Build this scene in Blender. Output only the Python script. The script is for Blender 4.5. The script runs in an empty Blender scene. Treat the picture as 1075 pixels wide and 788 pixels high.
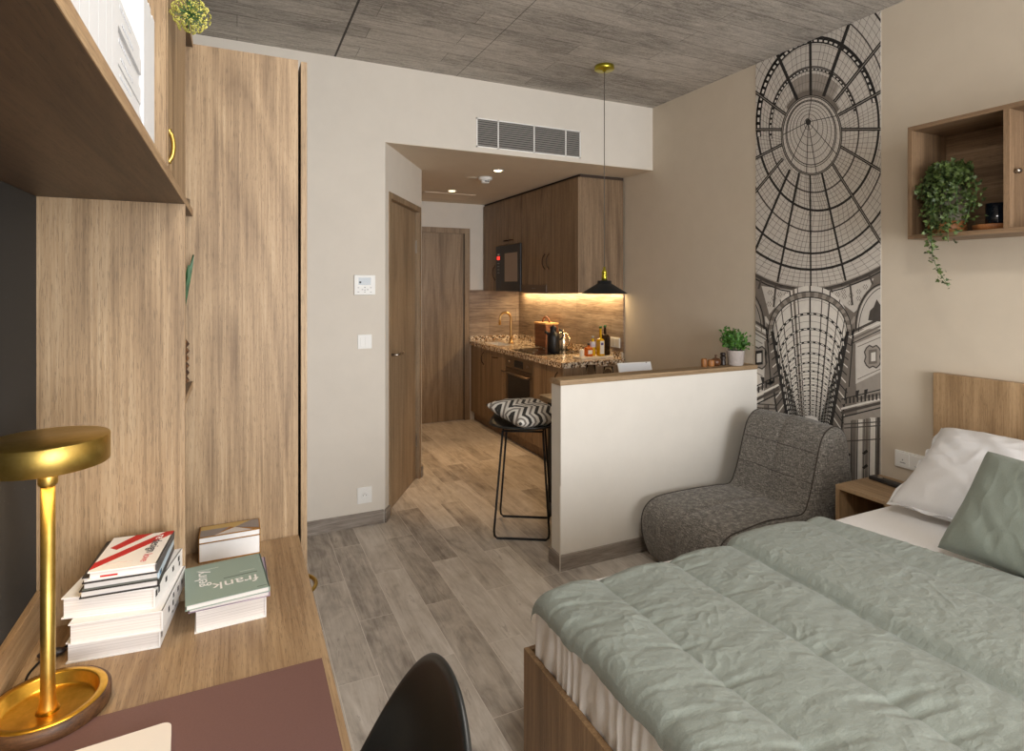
import bpy, bmesh, math, random
from mathutils import Vector, Matrix, noise
PI=math.pi
random.seed(7)
scene=bpy.context.scene
C=scene.collection

# ------------------------------------------------------------------ materials
def lin(c):
    r=[]
    for v in c[:3]:
        v=v/255.0
        r.append(v/12.92 if v<=0.04045 else ((v+0.055)/1.055)**2.4)
    return (r[0],r[1],r[2],1.0)
class NT:
    def __init__(s,name):
        s.m=bpy.data.materials.new(name); s.m.use_nodes=True
        s.t=s.m.node_tree; s.N=s.t.nodes; s.L=s.t.links
        s.b=s.N['Principled BSDF']; s.out=s.N['Material Output']
    def n(s,kind,**kw):
        x=s.N.new(kind)
        for k,v in kw.items():
            if k in x.inputs: x.inputs[k].default_value=v
            else: setattr(x,k,v)
        return x
    def l(s,a,b): s.L.new(a,b)
    def ramp(s,fac,stops,interp='LINEAR'):
        r=s.N.new('ShaderNodeValToRGB'); cr=r.color_ramp; cr.interpolation=interp
        while len(cr.elements)<len(stops): cr.elements.new(0.5)
        for e,(p,c) in zip(cr.elements,stops): e.position=p; e.color=lin(c)
        s.l(fac,r.inputs[0]); return r.outputs[0]
    def mix(s,a,b,fac,mode='MIX'):
        x=s.N.new('ShaderNodeMix'); x.data_type='RGBA'; x.blend_type=mode
        for sock,v in ((x.inputs[0],fac),(x.inputs[6],a),(x.inputs[7],b)):
            if hasattr(v,'is_output') : s.l(v,sock)
            else: sock.default_value=v
        return x.outputs[2]
    def math(s,op,a,b=0.0,c=None):
        x=s.N.new('ShaderNodeMath'); x.operation=op
        for i,v in enumerate((a,b,c)):
            if v is None: continue
            if hasattr(v,'is_output'): s.l(v,x.inputs[i])
            else: x.inputs[i].default_value=v
        return x.outputs[0]
    def bump(s,h,strength=.2,dist=.002):
        b=s.n('ShaderNodeBump'); b.inputs['Strength'].default_value=strength; b.inputs['Distance'].default_value=dist
        s.l(h,b.inputs['Height']); s.l(b.outputs[0],s.b.inputs['Normal'])
    def coord(s,kind='Object',scale=(1,1,1),loc=(0,0,0),rot=(0,0,0)):
        tc=s.n('ShaderNodeTexCoord'); mp=s.n('ShaderNodeMapping')
        mp.inputs['Scale'].default_value=scale; mp.inputs['Location'].default_value=loc; mp.inputs['Rotation'].default_value=rot
        s.l(tc.outputs[kind],mp.inputs[0]); return mp.outputs[0]
    def noise(s,vec,scale=5,detail=4,rough=.5,dist=0.0):
        x=s.n('ShaderNodeTexNoise'); x.inputs['Scale'].default_value=scale; x.inputs['Detail'].default_value=detail
        x.inputs['Roughness'].default_value=rough; x.inputs['Distortion'].default_value=dist
        s.l(vec,x.inputs['Vector']); return x.outputs[0]
    def set(s,**kw):
        for k,v in kw.items():
            k=k.replace('_',' ')
            if k in s.b.inputs: s.b.inputs[k].default_value=v
def plain(name,col,rough=.5,metal=0.0,**kw):
    t=NT(name); t.b.inputs['Base Color'].default_value=lin(col); t.b.inputs['Roughness'].default_value=rough
    t.b.inputs['Metallic'].default_value=metal
    t.set(**kw); return t.m
def mottled(name,col,rough=.5,amt=6,scale=30,bump=.05,metal=0.0,bd=.001):
    t=NT(name); v=t.coord(); f=t.noise(v,scale,5,.6)
    a=tuple(max(0,c-amt) for c in col); b=tuple(min(255,c+amt) for c in col)
    t.l(t.ramp(f,[(.3,a),(.7,b)]),t.b.inputs['Base Color']); t.b.inputs['Roughness'].default_value=rough
    t.b.inputs['Metallic'].default_value=metal
    if bump: t.bump(f,bump,bd)
    return t.m
def wood(name,dark,mid,light,axis='Z',rough=.5,scale=1.0,bump=.22,pores=.36):
    t=NT(name)
    k=dict(X=(.055,1,1),Y=(1,.055,1),Z=(1,1,.055))[axis]
    tc=t.n('ShaderNodeTexCoord'); oi=t.n('ShaderNodeObjectInfo')
    add=t.n('ShaderNodeVectorMath'); add.operation='ADD'
    mul=t.n('ShaderNodeVectorMath'); mul.operation='SCALE'; mul.inputs[3].default_value=7.3
    cmb=t.n('ShaderNodeCombineXYZ')
    for i in range(3): t.l(oi.outputs['Random'],cmb.inputs[i])
    t.l(cmb.outputs[0],mul.inputs[0]); t.l(tc.outputs['Object'],add.inputs[0]); t.l(mul.outputs[0],add.inputs[1])
    def mp(sc):
        m=t.n('ShaderNodeMapping'); m.inputs['Scale'].default_value=sc; t.l(add.outputs[0],m.inputs[0]); return m.outputs[0]
    s1=tuple(scale*7*a for a in k)
    big=t.noise(mp(s1),1.0,6,.6,1.6)
    k2=tuple((1 if a==1 else .02) for a in k)
    fine=t.noise(mp(tuple(a*150*scale for a in k2)),1.0,3,.6,.2)
    k3=tuple((1 if a==1 else .12) for a in k)
    wv=t.noise(mp(tuple(a*2.2*scale for a in k3)),1.0,3,.5,.6)
    rings=t.math('FRACT',t.math('MULTIPLY',wv,13.0))
    rings=t.math('ABSOLUTE',t.math('SUBTRACT',rings,.5))
    f=t.math('ADD',t.math('MULTIPLY',big,.62),t.math('MULTIPLY',rings,.22))
    f=t.math('ADD',f,t.math('MULTIPLY',fine,.46))
    f=t.math('SUBTRACT',f,.14)
    col=t.ramp(f,[(.30,dark),(.50,mid),(.70,light)])
    por=t.noise(mp(tuple((620 if a==1 else 34)*scale for a in k2)),1.0,2,.5)
    pr=t.math('GREATER_THAN',por,.60)
    prm=t.math('MULTIPLY',pr,pores)
    col=t.mix(col,lin(tuple(int(c*.62) for c in dark)),prm)
    kn=t.n('ShaderNodeTexVoronoi'); kn.inputs['Scale'].default_value=1.0
    t.l(mp(tuple((3.2 if a==1 else 1.1)*scale for a in k2)),kn.inputs['Vector'])
    kf=t.ramp(kn.outputs['Distance'],[(0.0,(170,170,170)),(.10,(0,0,0))])
    col=t.mix(col,lin(tuple(int(c*.75) for c in dark)),kf)
    t.l(col,t.b.inputs['Base Color'])
    t.b.inputs['Roughness'].default_value=rough
    h=t.math('ADD',t.math('MULTIPLY',fine,.5),t.math('MULTIPLY',pr,-.5))
    t.bump(h,bump,.0012)
    return t.m

OAKc=((112,88,61),(156,130,98),(184,161,129))
OAKZ=wood('oak light vertical grain',*OAKc,axis='Z')
OAKY=wood('oak light lengthwise grain',(132,104,74),(168,140,106),(192,168,136),axis='Y',rough=.42)
OAKX=wood('oak light cross grain',(142,114,82),(182,152,114),(202,174,136),axis='X')
SHELFB=wood('dark brown shelf board face',(66,50,37),(88,68,50),(106,84,63),axis='Y')  # broad board faces, darker than the oak edges
DOORZ=wood('oak brown door',(122,101,78),(154,131,104),(172,150,122),axis='Z')
KITZ=wood('walnut brown cabinet grain',(106,85,65),(142,118,92),(166,142,115),axis='Z')
KITX=wood('walnut brown cross grain',(98,77,58),(130,105,80),(150,124,98),axis='X')
BOXY=wood('warm brown shelf box',(102,80,58),(134,108,82),(156,130,104),axis='Y')
HEADZ=wood('honey oak headboard',(142,114,82),(176,146,110),(196,167,131),axis='Z')
NIGHTY=wood('honey oak nightstand',(138,112,82),(168,140,107),(186,160,126),axis='Y')
BEDZ=wood('oak bed board',(112,86,58),(150,120,86),(172,142,108),axis='Z')
CAPX=wood('oak wall cap',(128,104,76),(166,140,107),(190,166,134),axis='X')
RINGW=wood('dark wood ring',(58,36,20),(96,64,38),(124,88,56),axis='X',scale=3)
SMALLW=wood('small turned wood',(110,66,30),(168,112,60),(200,148,90),axis='Z',scale=3)
BOARDW=wood('reddish bread box wood',(104,60,36),(142,88,56),(170,116,80),axis='Y',scale=3)
BRASS=mottled('brushed brass',(188,158,84),.38,8,60,.04,metal=1.0)
GOLD=mottled('gold tray',(232,180,70),.30,10,90,.10,metal=1.0)
BRASSY=plain('yellow brass',(196,186,70),.3,1.0)
BLACKM=plain('matt black metal',(28,29,30),.5,.3)
STEEL=plain('brushed steel',(168,160,150),.34,1.0)
WHITEP=plain('white plastic',(236,236,233),.4)
GREYP=plain('grey print',(150,150,150),.6)
INK=plain('black ink',(24,24,26),.6)
WALL=mottled('warm white wall paint',(219,212,201),.85,2,8,.0)
WALLR=mottled('beige wall paint',(207,195,177),.85,2,8,.0)
WALLH=mottled('white half wall paint',(224,219,210),.85,2,8,.0)
CEILH=mottled('hall ceiling paint',(214,200,180),.85,2,8,.0)
SHELL=mottled('black chair plastic',(30,31,30),.42,3,200,.03)
def m_glass(name,col,rough=.02,ior=1.45):
    t=NT(name); t.b.inputs['Base Color'].default_value=lin(col); t.b.inputs['Roughness'].default_value=rough
    t.b.inputs['Transmission Weight'].default_value=1.0; t.b.inputs['IOR'].default_value=ior; return t.m
GLASS=m_glass('clear glass',(250,250,250),.0,1.12)
def emit(name,col,st):
    t=NT(name); t.b.inputs['Base Color'].default_value=lin(col)
    t.b.inputs['Emission Color'].default_value=lin(col); t.b.inputs['Emission Strength'].default_value=st; return t.m
LEDW=emit('warm lamp glow',(255,214,150),7.0)
LEDK=emit('warm strip glow',(255,206,130),5.0)
RED=emit('red display glow',(255,50,40),2.2)

def m_floor():
    t=NT('grey brown wood plank tiles')
    tc=t.n('ShaderNodeTexCoord'); sp=t.n('ShaderNodeSeparateXYZ'); t.l(tc.outputs['Object'],sp.inputs[0])
    u=t.math('SUBTRACT',sp.outputs[1],2.247+.395); v=t.math('SUBTRACT',sp.outputs[0],.341)
    cb=t.n('ShaderNodeCombineXYZ'); t.l(u,cb.inputs[0]); t.l(v,cb.inputs[1])
    br=t.n('ShaderNodeTexBrick'); br.offset=.5; br.offset_frequency=2; br.squash=1
    for k_,v_ in (('Scale',1.0),('Brick Width',.79),('Row Height',.1533),('Mortar Size',.0013),('Mortar Smooth',.1),('Bias',0.0)): br.inputs[k_].default_value=v_
    br.inputs['Color1'].default_value=(0,0,0,1); br.inputs['Color2'].default_value=(1,1,1,1); br.inputs['Mortar'].default_value=(.5,.5,.5,1)
    t.l(cb.outputs[0],br.inputs['Vector'])
    sep=t.n('ShaderNodeSeparateColor'); t.l(br.outputs['Color'],sep.inputs[0]); rnd=sep.outputs[0]
    off=t.n('ShaderNodeCombineXYZ'); t.l(t.math('MULTIPLY',rnd,37.0),off.inputs[0]); t.l(t.math('MULTIPLY',rnd,11.0),off.inputs[1])
    ad=t.n('ShaderNodeVectorMath'); ad.operation='ADD'; t.l(tc.outputs['Object'],ad.inputs[0]); t.l(off.outputs[0],ad.inputs[1])
    def mp(sc):
        m=t.n('ShaderNodeMapping'); m.inputs['Scale'].default_value=sc; t.l(ad.outputs[0],m.inputs[0]); return m.outputs[0]
    big=t.noise(mp((9,1.6,1)),1,6,.62,1.4); fine=t.noise(mp((90,5,1)),1,4,.6,.5); blot=t.noise(mp((14,9,1)),1,4,.55,.8)
    f=t.math('ADD',t.math('MULTIPLY',big,.55),t.math('MULTIPLY',fine,.22)); f=t.math('ADD',f,t.math('MULTIPLY',blot,.25))
    f=t.math('ADD',f,t.math('MULTIPLY',t.math('SUBTRACT',rnd,.5),.20))
    col=t.ramp(f,[(.33,(140,131,122)),(.50,(190,181,170)),(.68,(216,209,200))])
    st=t.math('GREATER_THAN',t.noise(mp((34,3.0,1)),1,5,.7,1.6),.63)
    col=t.mix(col,lin((120,108,97)),t.math('MULTIPLY',st,.35))
    col=t.mix(col,lin((220,212,202)),br.outputs['Fac'])
    t.l(col,t.b.inputs['Base Color']); t.b.inputs['Roughness'].default_value=.48
    h=t.math('SUBTRACT',t.math('MULTIPLY',fine,.4),br.outputs['Fac']); t.bump(h,.25,.0015)
    return t.m
FLOOR=m_floor()
def m_plank(name,horiz='X'):
    t=NT(name)
    v=t.coord(scale=(2.2,2.2,26) )
    f=t.noise(v,1,6,.65,1.2); b=t.noise(t.coord(scale=(12,12,120)),1,3,.6,.4)
    g=t.math('ADD',t.math('MULTIPLY',f,.7),t.math('MULTIPLY',b,.3))
    t.l(t.ramp(g,[(.34,(104,92,82)),(.52,(146,136,126)),(.68,(172,164,154))]),t.b.inputs['Base Color']); t.b.inputs['Roughness'].default_value=.5
    t.bump(g,.2,.001); return t.m
BASEB=m_plank('grey plank skirting tile')
def m_splash():
    t=NT('brown plank splashback')
    tc=t.n('ShaderNodeTexCoord'); sp=t.n('ShaderNodeSeparateXYZ'); t.l(tc.outputs['Object'],sp.inputs[0])
    u=t.math('ADD',sp.outputs[0],sp.outputs[1]); cb=t.n('ShaderNodeCombineXYZ'); t.l(u,cb.inputs[0]); t.l(t.math('SUBTRACT',sp.outputs[2],.93),cb.inputs[1])
    br=t.n('ShaderNodeTexBrick'); br.offset=.37; br.offset_frequency=2
    for k_,v_ in (('Scale',1.0),('Brick Width',.9),('Row Height',.155),('Mortar Size',.0012),('Mortar Smooth',.1),('Bias',0.0)): br.inputs[k_].default_value=v_
    br.inputs['Color1'].default_value=(0,0,0,1); br.inputs['Color2'].default_value=(1,1,1,1); br.inputs['Mortar'].default_value=(0,0,0,1)
    t.l(cb.outputs[0],br.inputs['Vector']); sep=t.n('ShaderNodeSeparateColor'); t.l(br.outputs['Color'],sep.inputs[0]); rnd=sep.outputs[0]
    f=t.noise(t.coord(scale=(2.4,2.4,24)),1,6,.65,1.4); b=t.noise(t.coord(scale=(9,9,110)),1,3,.6,.4)
    g=t.math('ADD',t.math('MULTIPLY',f,.65),t.math('MULTIPLY',b,.3)); g=t.math('ADD',g,t.math('MULTIPLY',rnd,.12))
    col=t.ramp(g,[(.36,(96,78,64)),(.54,(142,122,104)),(.72,(176,158,138))])
    col=t.mix(col,lin((80,66,54)),br.outputs['Fac'])
    t.l(col,t.b.inputs['Base Color']); t.b.inputs['Roughness'].default_value=.45; t.bump(g,.15,.001); return t.m
SPLASH=m_splash()
def m_concrete():
    t=NT('board formed concrete')
    tc=t.n('ShaderNodeTexCoord')
    br=t.n('ShaderNodeTexBrick'); br.offset=.43; br.offset_frequency=2
    for k_,v_ in (('Scale',1.0),('Brick Width',1.15),('Row Height',.145),('Mortar Size',.0022),('Mortar Smooth',.4),('Bias',0.0)): br.inputs[k_].default_value=v_
    br.inputs['Color1'].default_value=(0,0,0,1); br.inputs['Color2'].default_value=(1,1,1,1); br.inputs['Mortar'].default_value=(.5,.5,.5,1)
    t.l(tc.outputs['Object'],br.inputs['Vector']); sep=t.n('ShaderNodeSeparateColor'); t.l(br.outputs['Color'],sep.inputs[0]); rnd=sep.outputs[0]
    a=t.noise(t.coord(scale=(7,55,1)),1,6,.7,.8); b=t.noise(t.coord(scale=(60,220,1)),1,4,.7,.3); c=t.noise(t.coord(scale=(1.3,2.2,1)),1,4,.6,.4)
    f=t.math('ADD',t.math('MULTIPLY',a,.42),t.math('MULTIPLY',b,.34)); f=t.math('ADD',f,t.math('MULTIPLY',c,.24)); f=t.math('ADD',f,t.math('MULTIPLY',t.math('SUBTRACT',rnd,.5),.06))
    col=t.ramp(f,[(.40,(130,125,119)),(.50,(176,170,162)),(.60,(206,200,192))])
    pit=t.math('LESS_THAN',t.noise(t.coord(scale=(16,120,1)),1,4,.75,1.2),.37)
    col=t.mix(col,lin((92,86,80)),t.math('MULTIPLY',pit,.6))
    col=t.mix(col,lin((92,86,80)),t.math('MULTIPLY',br.outputs['Fac'],.75))
    sp=t.n('ShaderNodeSeparateXYZ'); t.l(tc.outputs['Object'],sp.inputs[0])
    for x0,w,k in ((.541,.006,.95),(1.327,.0022,.8),(-.25,.006,.9)):
        ln=t.math('LESS_THAN',t.math('ABSOLUTE',t.math('SUBTRACT',sp.outputs[0],x0)),w)
        col=t.mix(col,lin((52,48,45)),t.math('MULTIPLY',ln,k))
    t.l(col,t.b.inputs['Base Color']); t.b.inputs['Roughness'].default_value=.85
    h=t.math('SUBTRACT',f,t.math('MULTIPLY',pit,.3)); t.bump(h,.5,.004); return t.m
CONC=m_concrete()
def m_granite():
    t=NT('speckled granite')
    v=t.n('ShaderNodeTexVoronoi'); v.inputs['Scale'].default_value=78; v.inputs['Randomness'].default_value=1
    t.l(t.coord(),v.inputs['Vector']); sep=t.n('ShaderNodeSeparateColor'); t.l(v.outputs['Color'],sep.inputs[0])
    c1=t.ramp(sep.outputs[0],[(0,(92,72,56)),(.16,(140,112,86)),(.34,(204,182,154)),(.56,(234,220,200)),(.84,(170,134,100)),(.95,(60,50,45))],'CONSTANT')
    n=t.noise(t.coord(),110,4,.7); c1=t.mix(c1,lin((96,74,56)),t.math('MULTIPLY',t.math('GREATER_THAN',n,.56),.5))
    t.l(c1,t.b.inputs['Base Color']); t.b.inputs['Roughness'].default_value=.16; return t.m
GRAN=m_granite()
def m_tweed():
    t=NT('charcoal tweed fabric')
    a=t.noise(t.coord(scale=(40,40,260)),1,4,.65); b=t.noise(t.coord(scale=(260,260,40)),1,4,.65); c=t.noise(t.coord(scale=(60,260,260)),1,4,.7)
    f=t.math('ADD',t.math('MULTIPLY',a,.36),t.math('MULTIPLY',b,.36)); f=t.math('ADD',f,t.math('MULTIPLY',c,.28))
    t.l(t.ramp(f,[(.38,(50,47,44)),(.50,(104,100,94)),(.62,(172,166,157))]),t.b.inputs['Base Color']); t.b.inputs['Roughness'].default_value=.95
    t.bump(f,.5,.002); t.set(Sheen_Weight=.2); return t.m
TWEED=m_tweed()
def m_fabric(name,col,amt=5,scale=700,bump=.25,wr=0.0):
    t=NT(name); f=t.noise(t.coord(),scale,2,.5); w=t.noise(t.coord(scale=(1,1.6,1)),46,7,.7,1.2)
    a=tuple(max(0,c-amt) for c in col); b=tuple(min(255,c+amt) for c in col)
    t.l(t.ramp(f,[(.35,a),(.65,b)]),t.b.inputs['Base Color']); t.b.inputs['Roughness'].default_value=.9
    h=t.math('ADD',t.math('MULTIPLY',f,.12),t.math('MULTIPLY',w,wr)); t.bump(h,bump,.004); t.set(Sheen_Weight=.15); return t.m
SAGE=m_fabric('sage cotton',(134,141,133),5,500,.8,1.0)
SAGEP=m_fabric('sage pillow cotton',(128,136,126),6,500,.45,.6)
WHITEF=m_fabric('white cotton',(214,213,213),3,500,.25,.5)
WHITES=m_fabric('white crinkled sheet',(234,232,230),3,500,.5,1.0)
def m_chevron():
    t=NT('zigzag black white fabric')
    tc=t.n('ShaderNodeTexCoord'); sp=t.n('ShaderNodeSeparateXYZ'); t.l(tc.outputs['Object'],sp.inputs[0])
    z=t.math('ABSOLUTE',t.math('SUBTRACT',t.math('FRACT',t.math('MULTIPLY',sp.outputs[1],7.5)),.5))
    f=t.math('FRACT',t.math('ADD',t.math('MULTIPLY',sp.outputs[0],11.0),t.math('MULTIPLY',z,1.5)))
    c=t.ramp(f,[(0,(60,57,54)),(.30,(224,220,212)),(.55,(128,121,113)),(.74,(226,221,212))],'CONSTANT')
    t.l(c,t.b.inputs['Base Color']); t.b.inputs['Roughness'].default_value=.95
    t.bump(t.noise(t.coord(),260,3,.6),.3,.002); return t.m
CHEV=m_chevron()
def m_pages():
    t=NT('book page edges'); f=t.noise(t.coord(scale=(3,3,600)),1,3,.6)
    t.l(t.ramp(f,[(.35,(214,207,202)),(.65,(240,235,230))]),t.b.inputs['Base Color']); t.b.inputs['Roughness'].default_value=.8
    t.bump(f,.15,.0005); return t.m
PAGES=m_pages()
WHITEB=plain('white book cover',(236,234,232),.45)
SPINEW=plain('white book spine',(204,205,207),.5)
DARKB=plain('dark book cover',(44,40,38),.45)
GREENB=plain('sage green book cover',(142,160,150),.5)
MAUVE=plain('mauve book cover',(166,146,164),.5)
CREAMB=plain('cream book cover',(226,220,214),.5)
REDI=plain('red print',(182,22,26),.5)
MATM=mottled('maroon desk pad',(112,80,74),.62,3,300,.04)
PINB=None
def m_pinboard():
    t=NT('charcoal speckled board'); v=t.noise(t.coord(),160,2,.5); w=t.math('GREATER_THAN',v,.74)
    t.l(t.mix(lin((44,43,42)),lin((110,108,104)),t.math('MULTIPLY',w,.6)),t.b.inputs['Base Color']); t.b.inputs['Roughness'].default_value=.8
    t.bump(t.noise(t.coord(),300,3,.6),.3,.001); return t.m
PINB=m_pinboard()
TERRA=mottled('grey concrete pot',(184,174,168),.8,10,60,.1)
def m_leaf(name,a,b):
    t=NT(name); f=t.noise(t.coord(),40,2,.5)
    t.l(t.ramp(f,[(.35,a),(.65,b)]),t.b.inputs['Base Color']); t.b.inputs['Roughness'].default_value=.5; return t.m
LEAF=m_leaf('fresh green leaf',(52,92,30),(92,140,58))
IVY=m_leaf('ivy green leaf',(48,64,28),(88,106,54))
SNAKE=m_leaf('dark green leaf',(22,54,30),(44,86,50))
DILL=m_leaf('yellow green umbel',(150,146,52),(206,200,104))
STEM=plain('green stem',(72,110,58),.6)
def m_weave():
    t=NT('brown woven rattan'); w=t.n('ShaderNodeTexVoronoi'); w.inputs['Scale'].default_value=1
    t.l(t.coord(scale=(60,60,90)),w.inputs['Vector']); t.l(t.ramp(w.outputs['Distance'],[(.1,(150,104,58)),(.6,(60,36,18))]),t.b.inputs['Base Color'])
    t.b.inputs['Roughness'].default_value=.8; return t.m
WEAVE=m_weave()

# ------------------------------------------------------------------ mesh helpers
class MB:
    def __init__(s): s.bm=bmesh.new()
    def quad(s,pts,mi=0,smooth=False):
        f=s.bm.faces.new([s.bm.verts.new(p) for p in pts]); f.material_index=mi; f.smooth=smooth; return f
    def box(s,x0,x1,y0,y1,z0,z1,mi=0,M=None,bev=0.0):
        if x0>x1:x0,x1=x1,x0
        if y0>y1:y0,y1=y1,y0
        if z0>z1:z0,z1=z1,z0
        r=bmesh.ops.create_cube(s.bm,size=1.0); vs=r['verts']
        for v in vs: v.co=Vector(((x0+x1)/2+v.co.x*(x1-x0),(y0+y1)/2+v.co.y*(y1-y0),(z0+z1)/2+v.co.z*(z1-z0)))
        fs=set(f for v in vs for f in v.link_faces)
        for f in fs: f.material_index=mi
        if bev>0:
            es=list(set(e for v in vs for e in v.link_edges))
            rb=bmesh.ops.bevel(s.bm,geom=es,offset=bev,segments=2,affect='EDGES',profile=.6)
            vs=list(set(v for f in rb['faces'] for v in f.verts)|set(v for v in vs if v.is_valid))
            for f in rb['faces']: f.material_index=mi
        if M is not None:
            for v in vs: v.co=M@v.co
        return s
    def prism(s,poly,z0,z1,mi=0):
        n=len(poly)
        a=[s.bm.verts.new((p[0],p[1],z0)) for p in poly]; b=[s.bm.verts.new((p[0],p[1],z1)) for p in poly]
        fs=[s.bm.faces.new(a[::-1]),s.bm.faces.new(b)]
        for i in range(n): fs.append(s.bm.faces.new((a[i],a[(i+1)%n],b[(i+1)%n],b[i])))
        for f in fs: f.material_index=mi
        return s
    def lathe(s,prof,c=(0,0,0),n=32,mi=0,smooth=True,M=None,sx=1.0,sy=1.0):
        rings=[]
        for r,z in prof:
            if r<1e-6: rings.append([s.bm.verts.new((c[0],c[1],c[2]+z))])
            else: rings.append([s.bm.verts.new((c[0]+sx*r*math.cos(2*PI*k/n),c[1]+sy*r*math.sin(2*PI*k/n),c[2]+z)) for k in range(n)])
        for a,b in zip(rings,rings[1:]):
            for k in range(n):
                k2=(k+1)%n
                if len(a)==1 and len(b)==1: continue
                if len(a)==1: f=s.bm.faces.new((a[0],b[k2],b[k]))
                elif len(b)==1: f=s.bm.faces.new((a[k],a[k2],b[0]))
                else: f=s.bm.faces.new((a[k],a[k2],b[k2],b[k]))
                f.material_index=mi; f.smooth=smooth
        if M is not None:
            for r in rings:
                for v in r: v.co=M@v.co
        return s
    def tube(s,path,r=.005,n=10,mi=0,closed=False,r2=None,cap=True):
        P=[Vector(p) for p in path]; m=len(P); rings=[]; up=None
        for i,p in enumerate(P):
            if closed: d=(P[(i+1)%m]-P[i-1])
            else: d=(P[min(i+1,m-1)]-P[max(i-1,0)])
            d.normalize()
            if up is None:
                up=Vector((0,0,1)) if abs(d.z)<.9 else Vector((1,0,0))
            a=d.cross(up)
            if a.length<1e-5: a=d.orthogonal()
            a.normalize(); b=a.cross(d).normalized(); up=b
            rr=r if r2 is None else r+(r2-r)*i/max(1,m-1)
            rings.append([s.bm.verts.new(p+a*rr*math.cos(2*PI*k/n)+b*rr*math.sin(2*PI*k/n)) for k in range(n)])
        rng=range(m if closed else m-1)
        for i in rng:
            A=rings[i];B=rings[(i+1)%m]
            for k in range(n):
                f=s.bm.faces.new((A[k],A[(k+1)%n],B[(k+1)%n],B[k])); f.material_index=mi; f.smooth=True
        if cap and not closed:
            for R in (rings[0],rings[-1][::-1]):
                f=s.bm.faces.new(R); f.material_index=mi
        return s
    def grid(s,fn,nu,nv,mi=0,smooth=True,closeu=False):
        V=[[s.bm.verts.new(fn(i/(nu if closeu else nu-1),j/(nv-1))) for j in range(nv)] for i in range(nu)]
        for i in range(nu if closeu else nu-1):
            for j in range(nv-1):
                i2=(i+1)%nu
                f=s.bm.faces.new((V[i][j],V[i2][j],V[i2][j+1],V[i][j+1])); f.material_index=mi; f.smooth=smooth
        return V
    def sphere(s,c,r,mi=0,sc=(1,1,1),u=16,v=10):
        def fn(a,b):
            th=2*PI*a; ph=PI*(b)
            return Vector((c[0]+r*sc[0]*math.sin(ph)*math.cos(th),c[1]+r*sc[1]*math.sin(ph)*math.sin(th),c[2]-r*sc[2]*math.cos(ph)))
        s.grid(fn,u,v,mi,True,True); return s
def build(name,mb,mats,parent=None,shift=None,recalc=True):
    me=bpy.data.meshes.new(name)
    bm=mb.bm
    bmesh.ops.remove_doubles(bm,verts=bm.verts,dist=1e-6)
    if recalc: bmesh.ops.recalc_face_normals(bm,faces=bm.faces)
    if shift is not None: bmesh.ops.translate(bm,verts=bm.verts,vec=-Vector(shift))
    bm.to_mesh(me); bm.free()
    if not isinstance(mats,(list,tuple)): mats=[mats]
    for m in mats: me.materials.append(m)
    o=bpy.data.objects.new(name,me); C.objects.link(o)
    if parent is not None: o.parent=parent
    return o
def struct(name,mb,mat,parent=None):
    o=build(name,mb,mat,parent)
    if parent is None: o['kind']='structure'
    return o
def tag(o,label,cat,group=None,kind=None):
    o['label']=label; o['category']=cat
    if group: o['group']=group
    if kind: o['kind']=kind
    return o
def thing(name,label,cat,loc=(0,0,0),rz=0.0,group=None):
    o=bpy.data.objects.new(name,None); o.empty_display_size=.05; C.objects.link(o)
    o.location=loc; o.rotation_euler=(0,0,rz); return tag(o,label,cat,group)
def part(name,mb,mat,root,world=True):
    """world=True: mesh given in world coordinates, root unrotated"""
    p=root
    off=Vector((0,0,0))
    while p is not None:
        off+=Vector(p.location); p=p.parent
    return build(name,mb,mat,root,shift=off if world else None)
def single(name,mb,mat,label,cat,loc=None,group=None):
    o=build(name,mb,mat,shift=loc)
    if loc is not None: o.location=loc
    return tag(o,label,cat,group)
def text_mesh(body,size,mat,name,parent,M,extrude=.0002,sx=1.0):
    cu=bpy.data.curves.new('txt','FONT'); cu.body=body; cu.size=size; cu.extrude=extrude; cu.align_x='CENTER'; cu.align_y='CENTER'
    to=bpy.data.objects.new('txt',cu); C.objects.link(to)
    dg=bpy.context.evaluated_depsgraph_get(); dg.update()
    me=bpy.data.meshes.new_from_object(to.evaluated_get(dg))
    C.objects.unlink(to); bpy.data.objects.remove(to)
    me.transform(Matrix.Diagonal((sx,1,1,1))); me.transform(M); me.materials.clear(); me.materials.append(mat)
    me.name=name; o=bpy.data.objects.new(name,me); C.objects.link(o); o.parent=parent; return o
def addmod(o,kind,**kw):
    m=o.modifiers.new(kind,kind)
    for k,v in kw.items(): setattr(m,k,v)
    return m
def catmull(pts,n=8,closed=False):
    P=[Vector(p) for p in pts]; out=[]; m=len(P)
    segs=m if closed else m-1
    for i in range(segs):
        if closed: p0,p1,p2,p3=P[i-1],P[i],P[(i+1)%m],P[(i+2)%m]
        else: p0,p1,p2,p3=P[max(i-1,0)],P[i],P[i+1],P[min(i+2,m-1)]
        for k in range(n):
            t=k/n
            out.append(.5*((2*p1)+(p2-p0)*t+(2*p0-5*p1+4*p2-p3)*t*t+(3*p1-p0-3*p2+p3)*t**3))
    if not closed: out.append(P[-1])
    return out
def bow(p0,p1,out,bulge,r=.005,n=10,flat=False):
    """bow handle from p0 to p1 bulging along out"""
    p0=Vector(p0);p1=Vector(p1);out=Vector(out); pts=[p0]
    for k in range(n+1):
        t=k/n; pts.append(p0.lerp(p1,.08+.84*t)+out*bulge*(math.sin(PI*t)**.55 if 0<t<1 else .0)+out*.0)
    pts.append(p1); return pts

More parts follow.
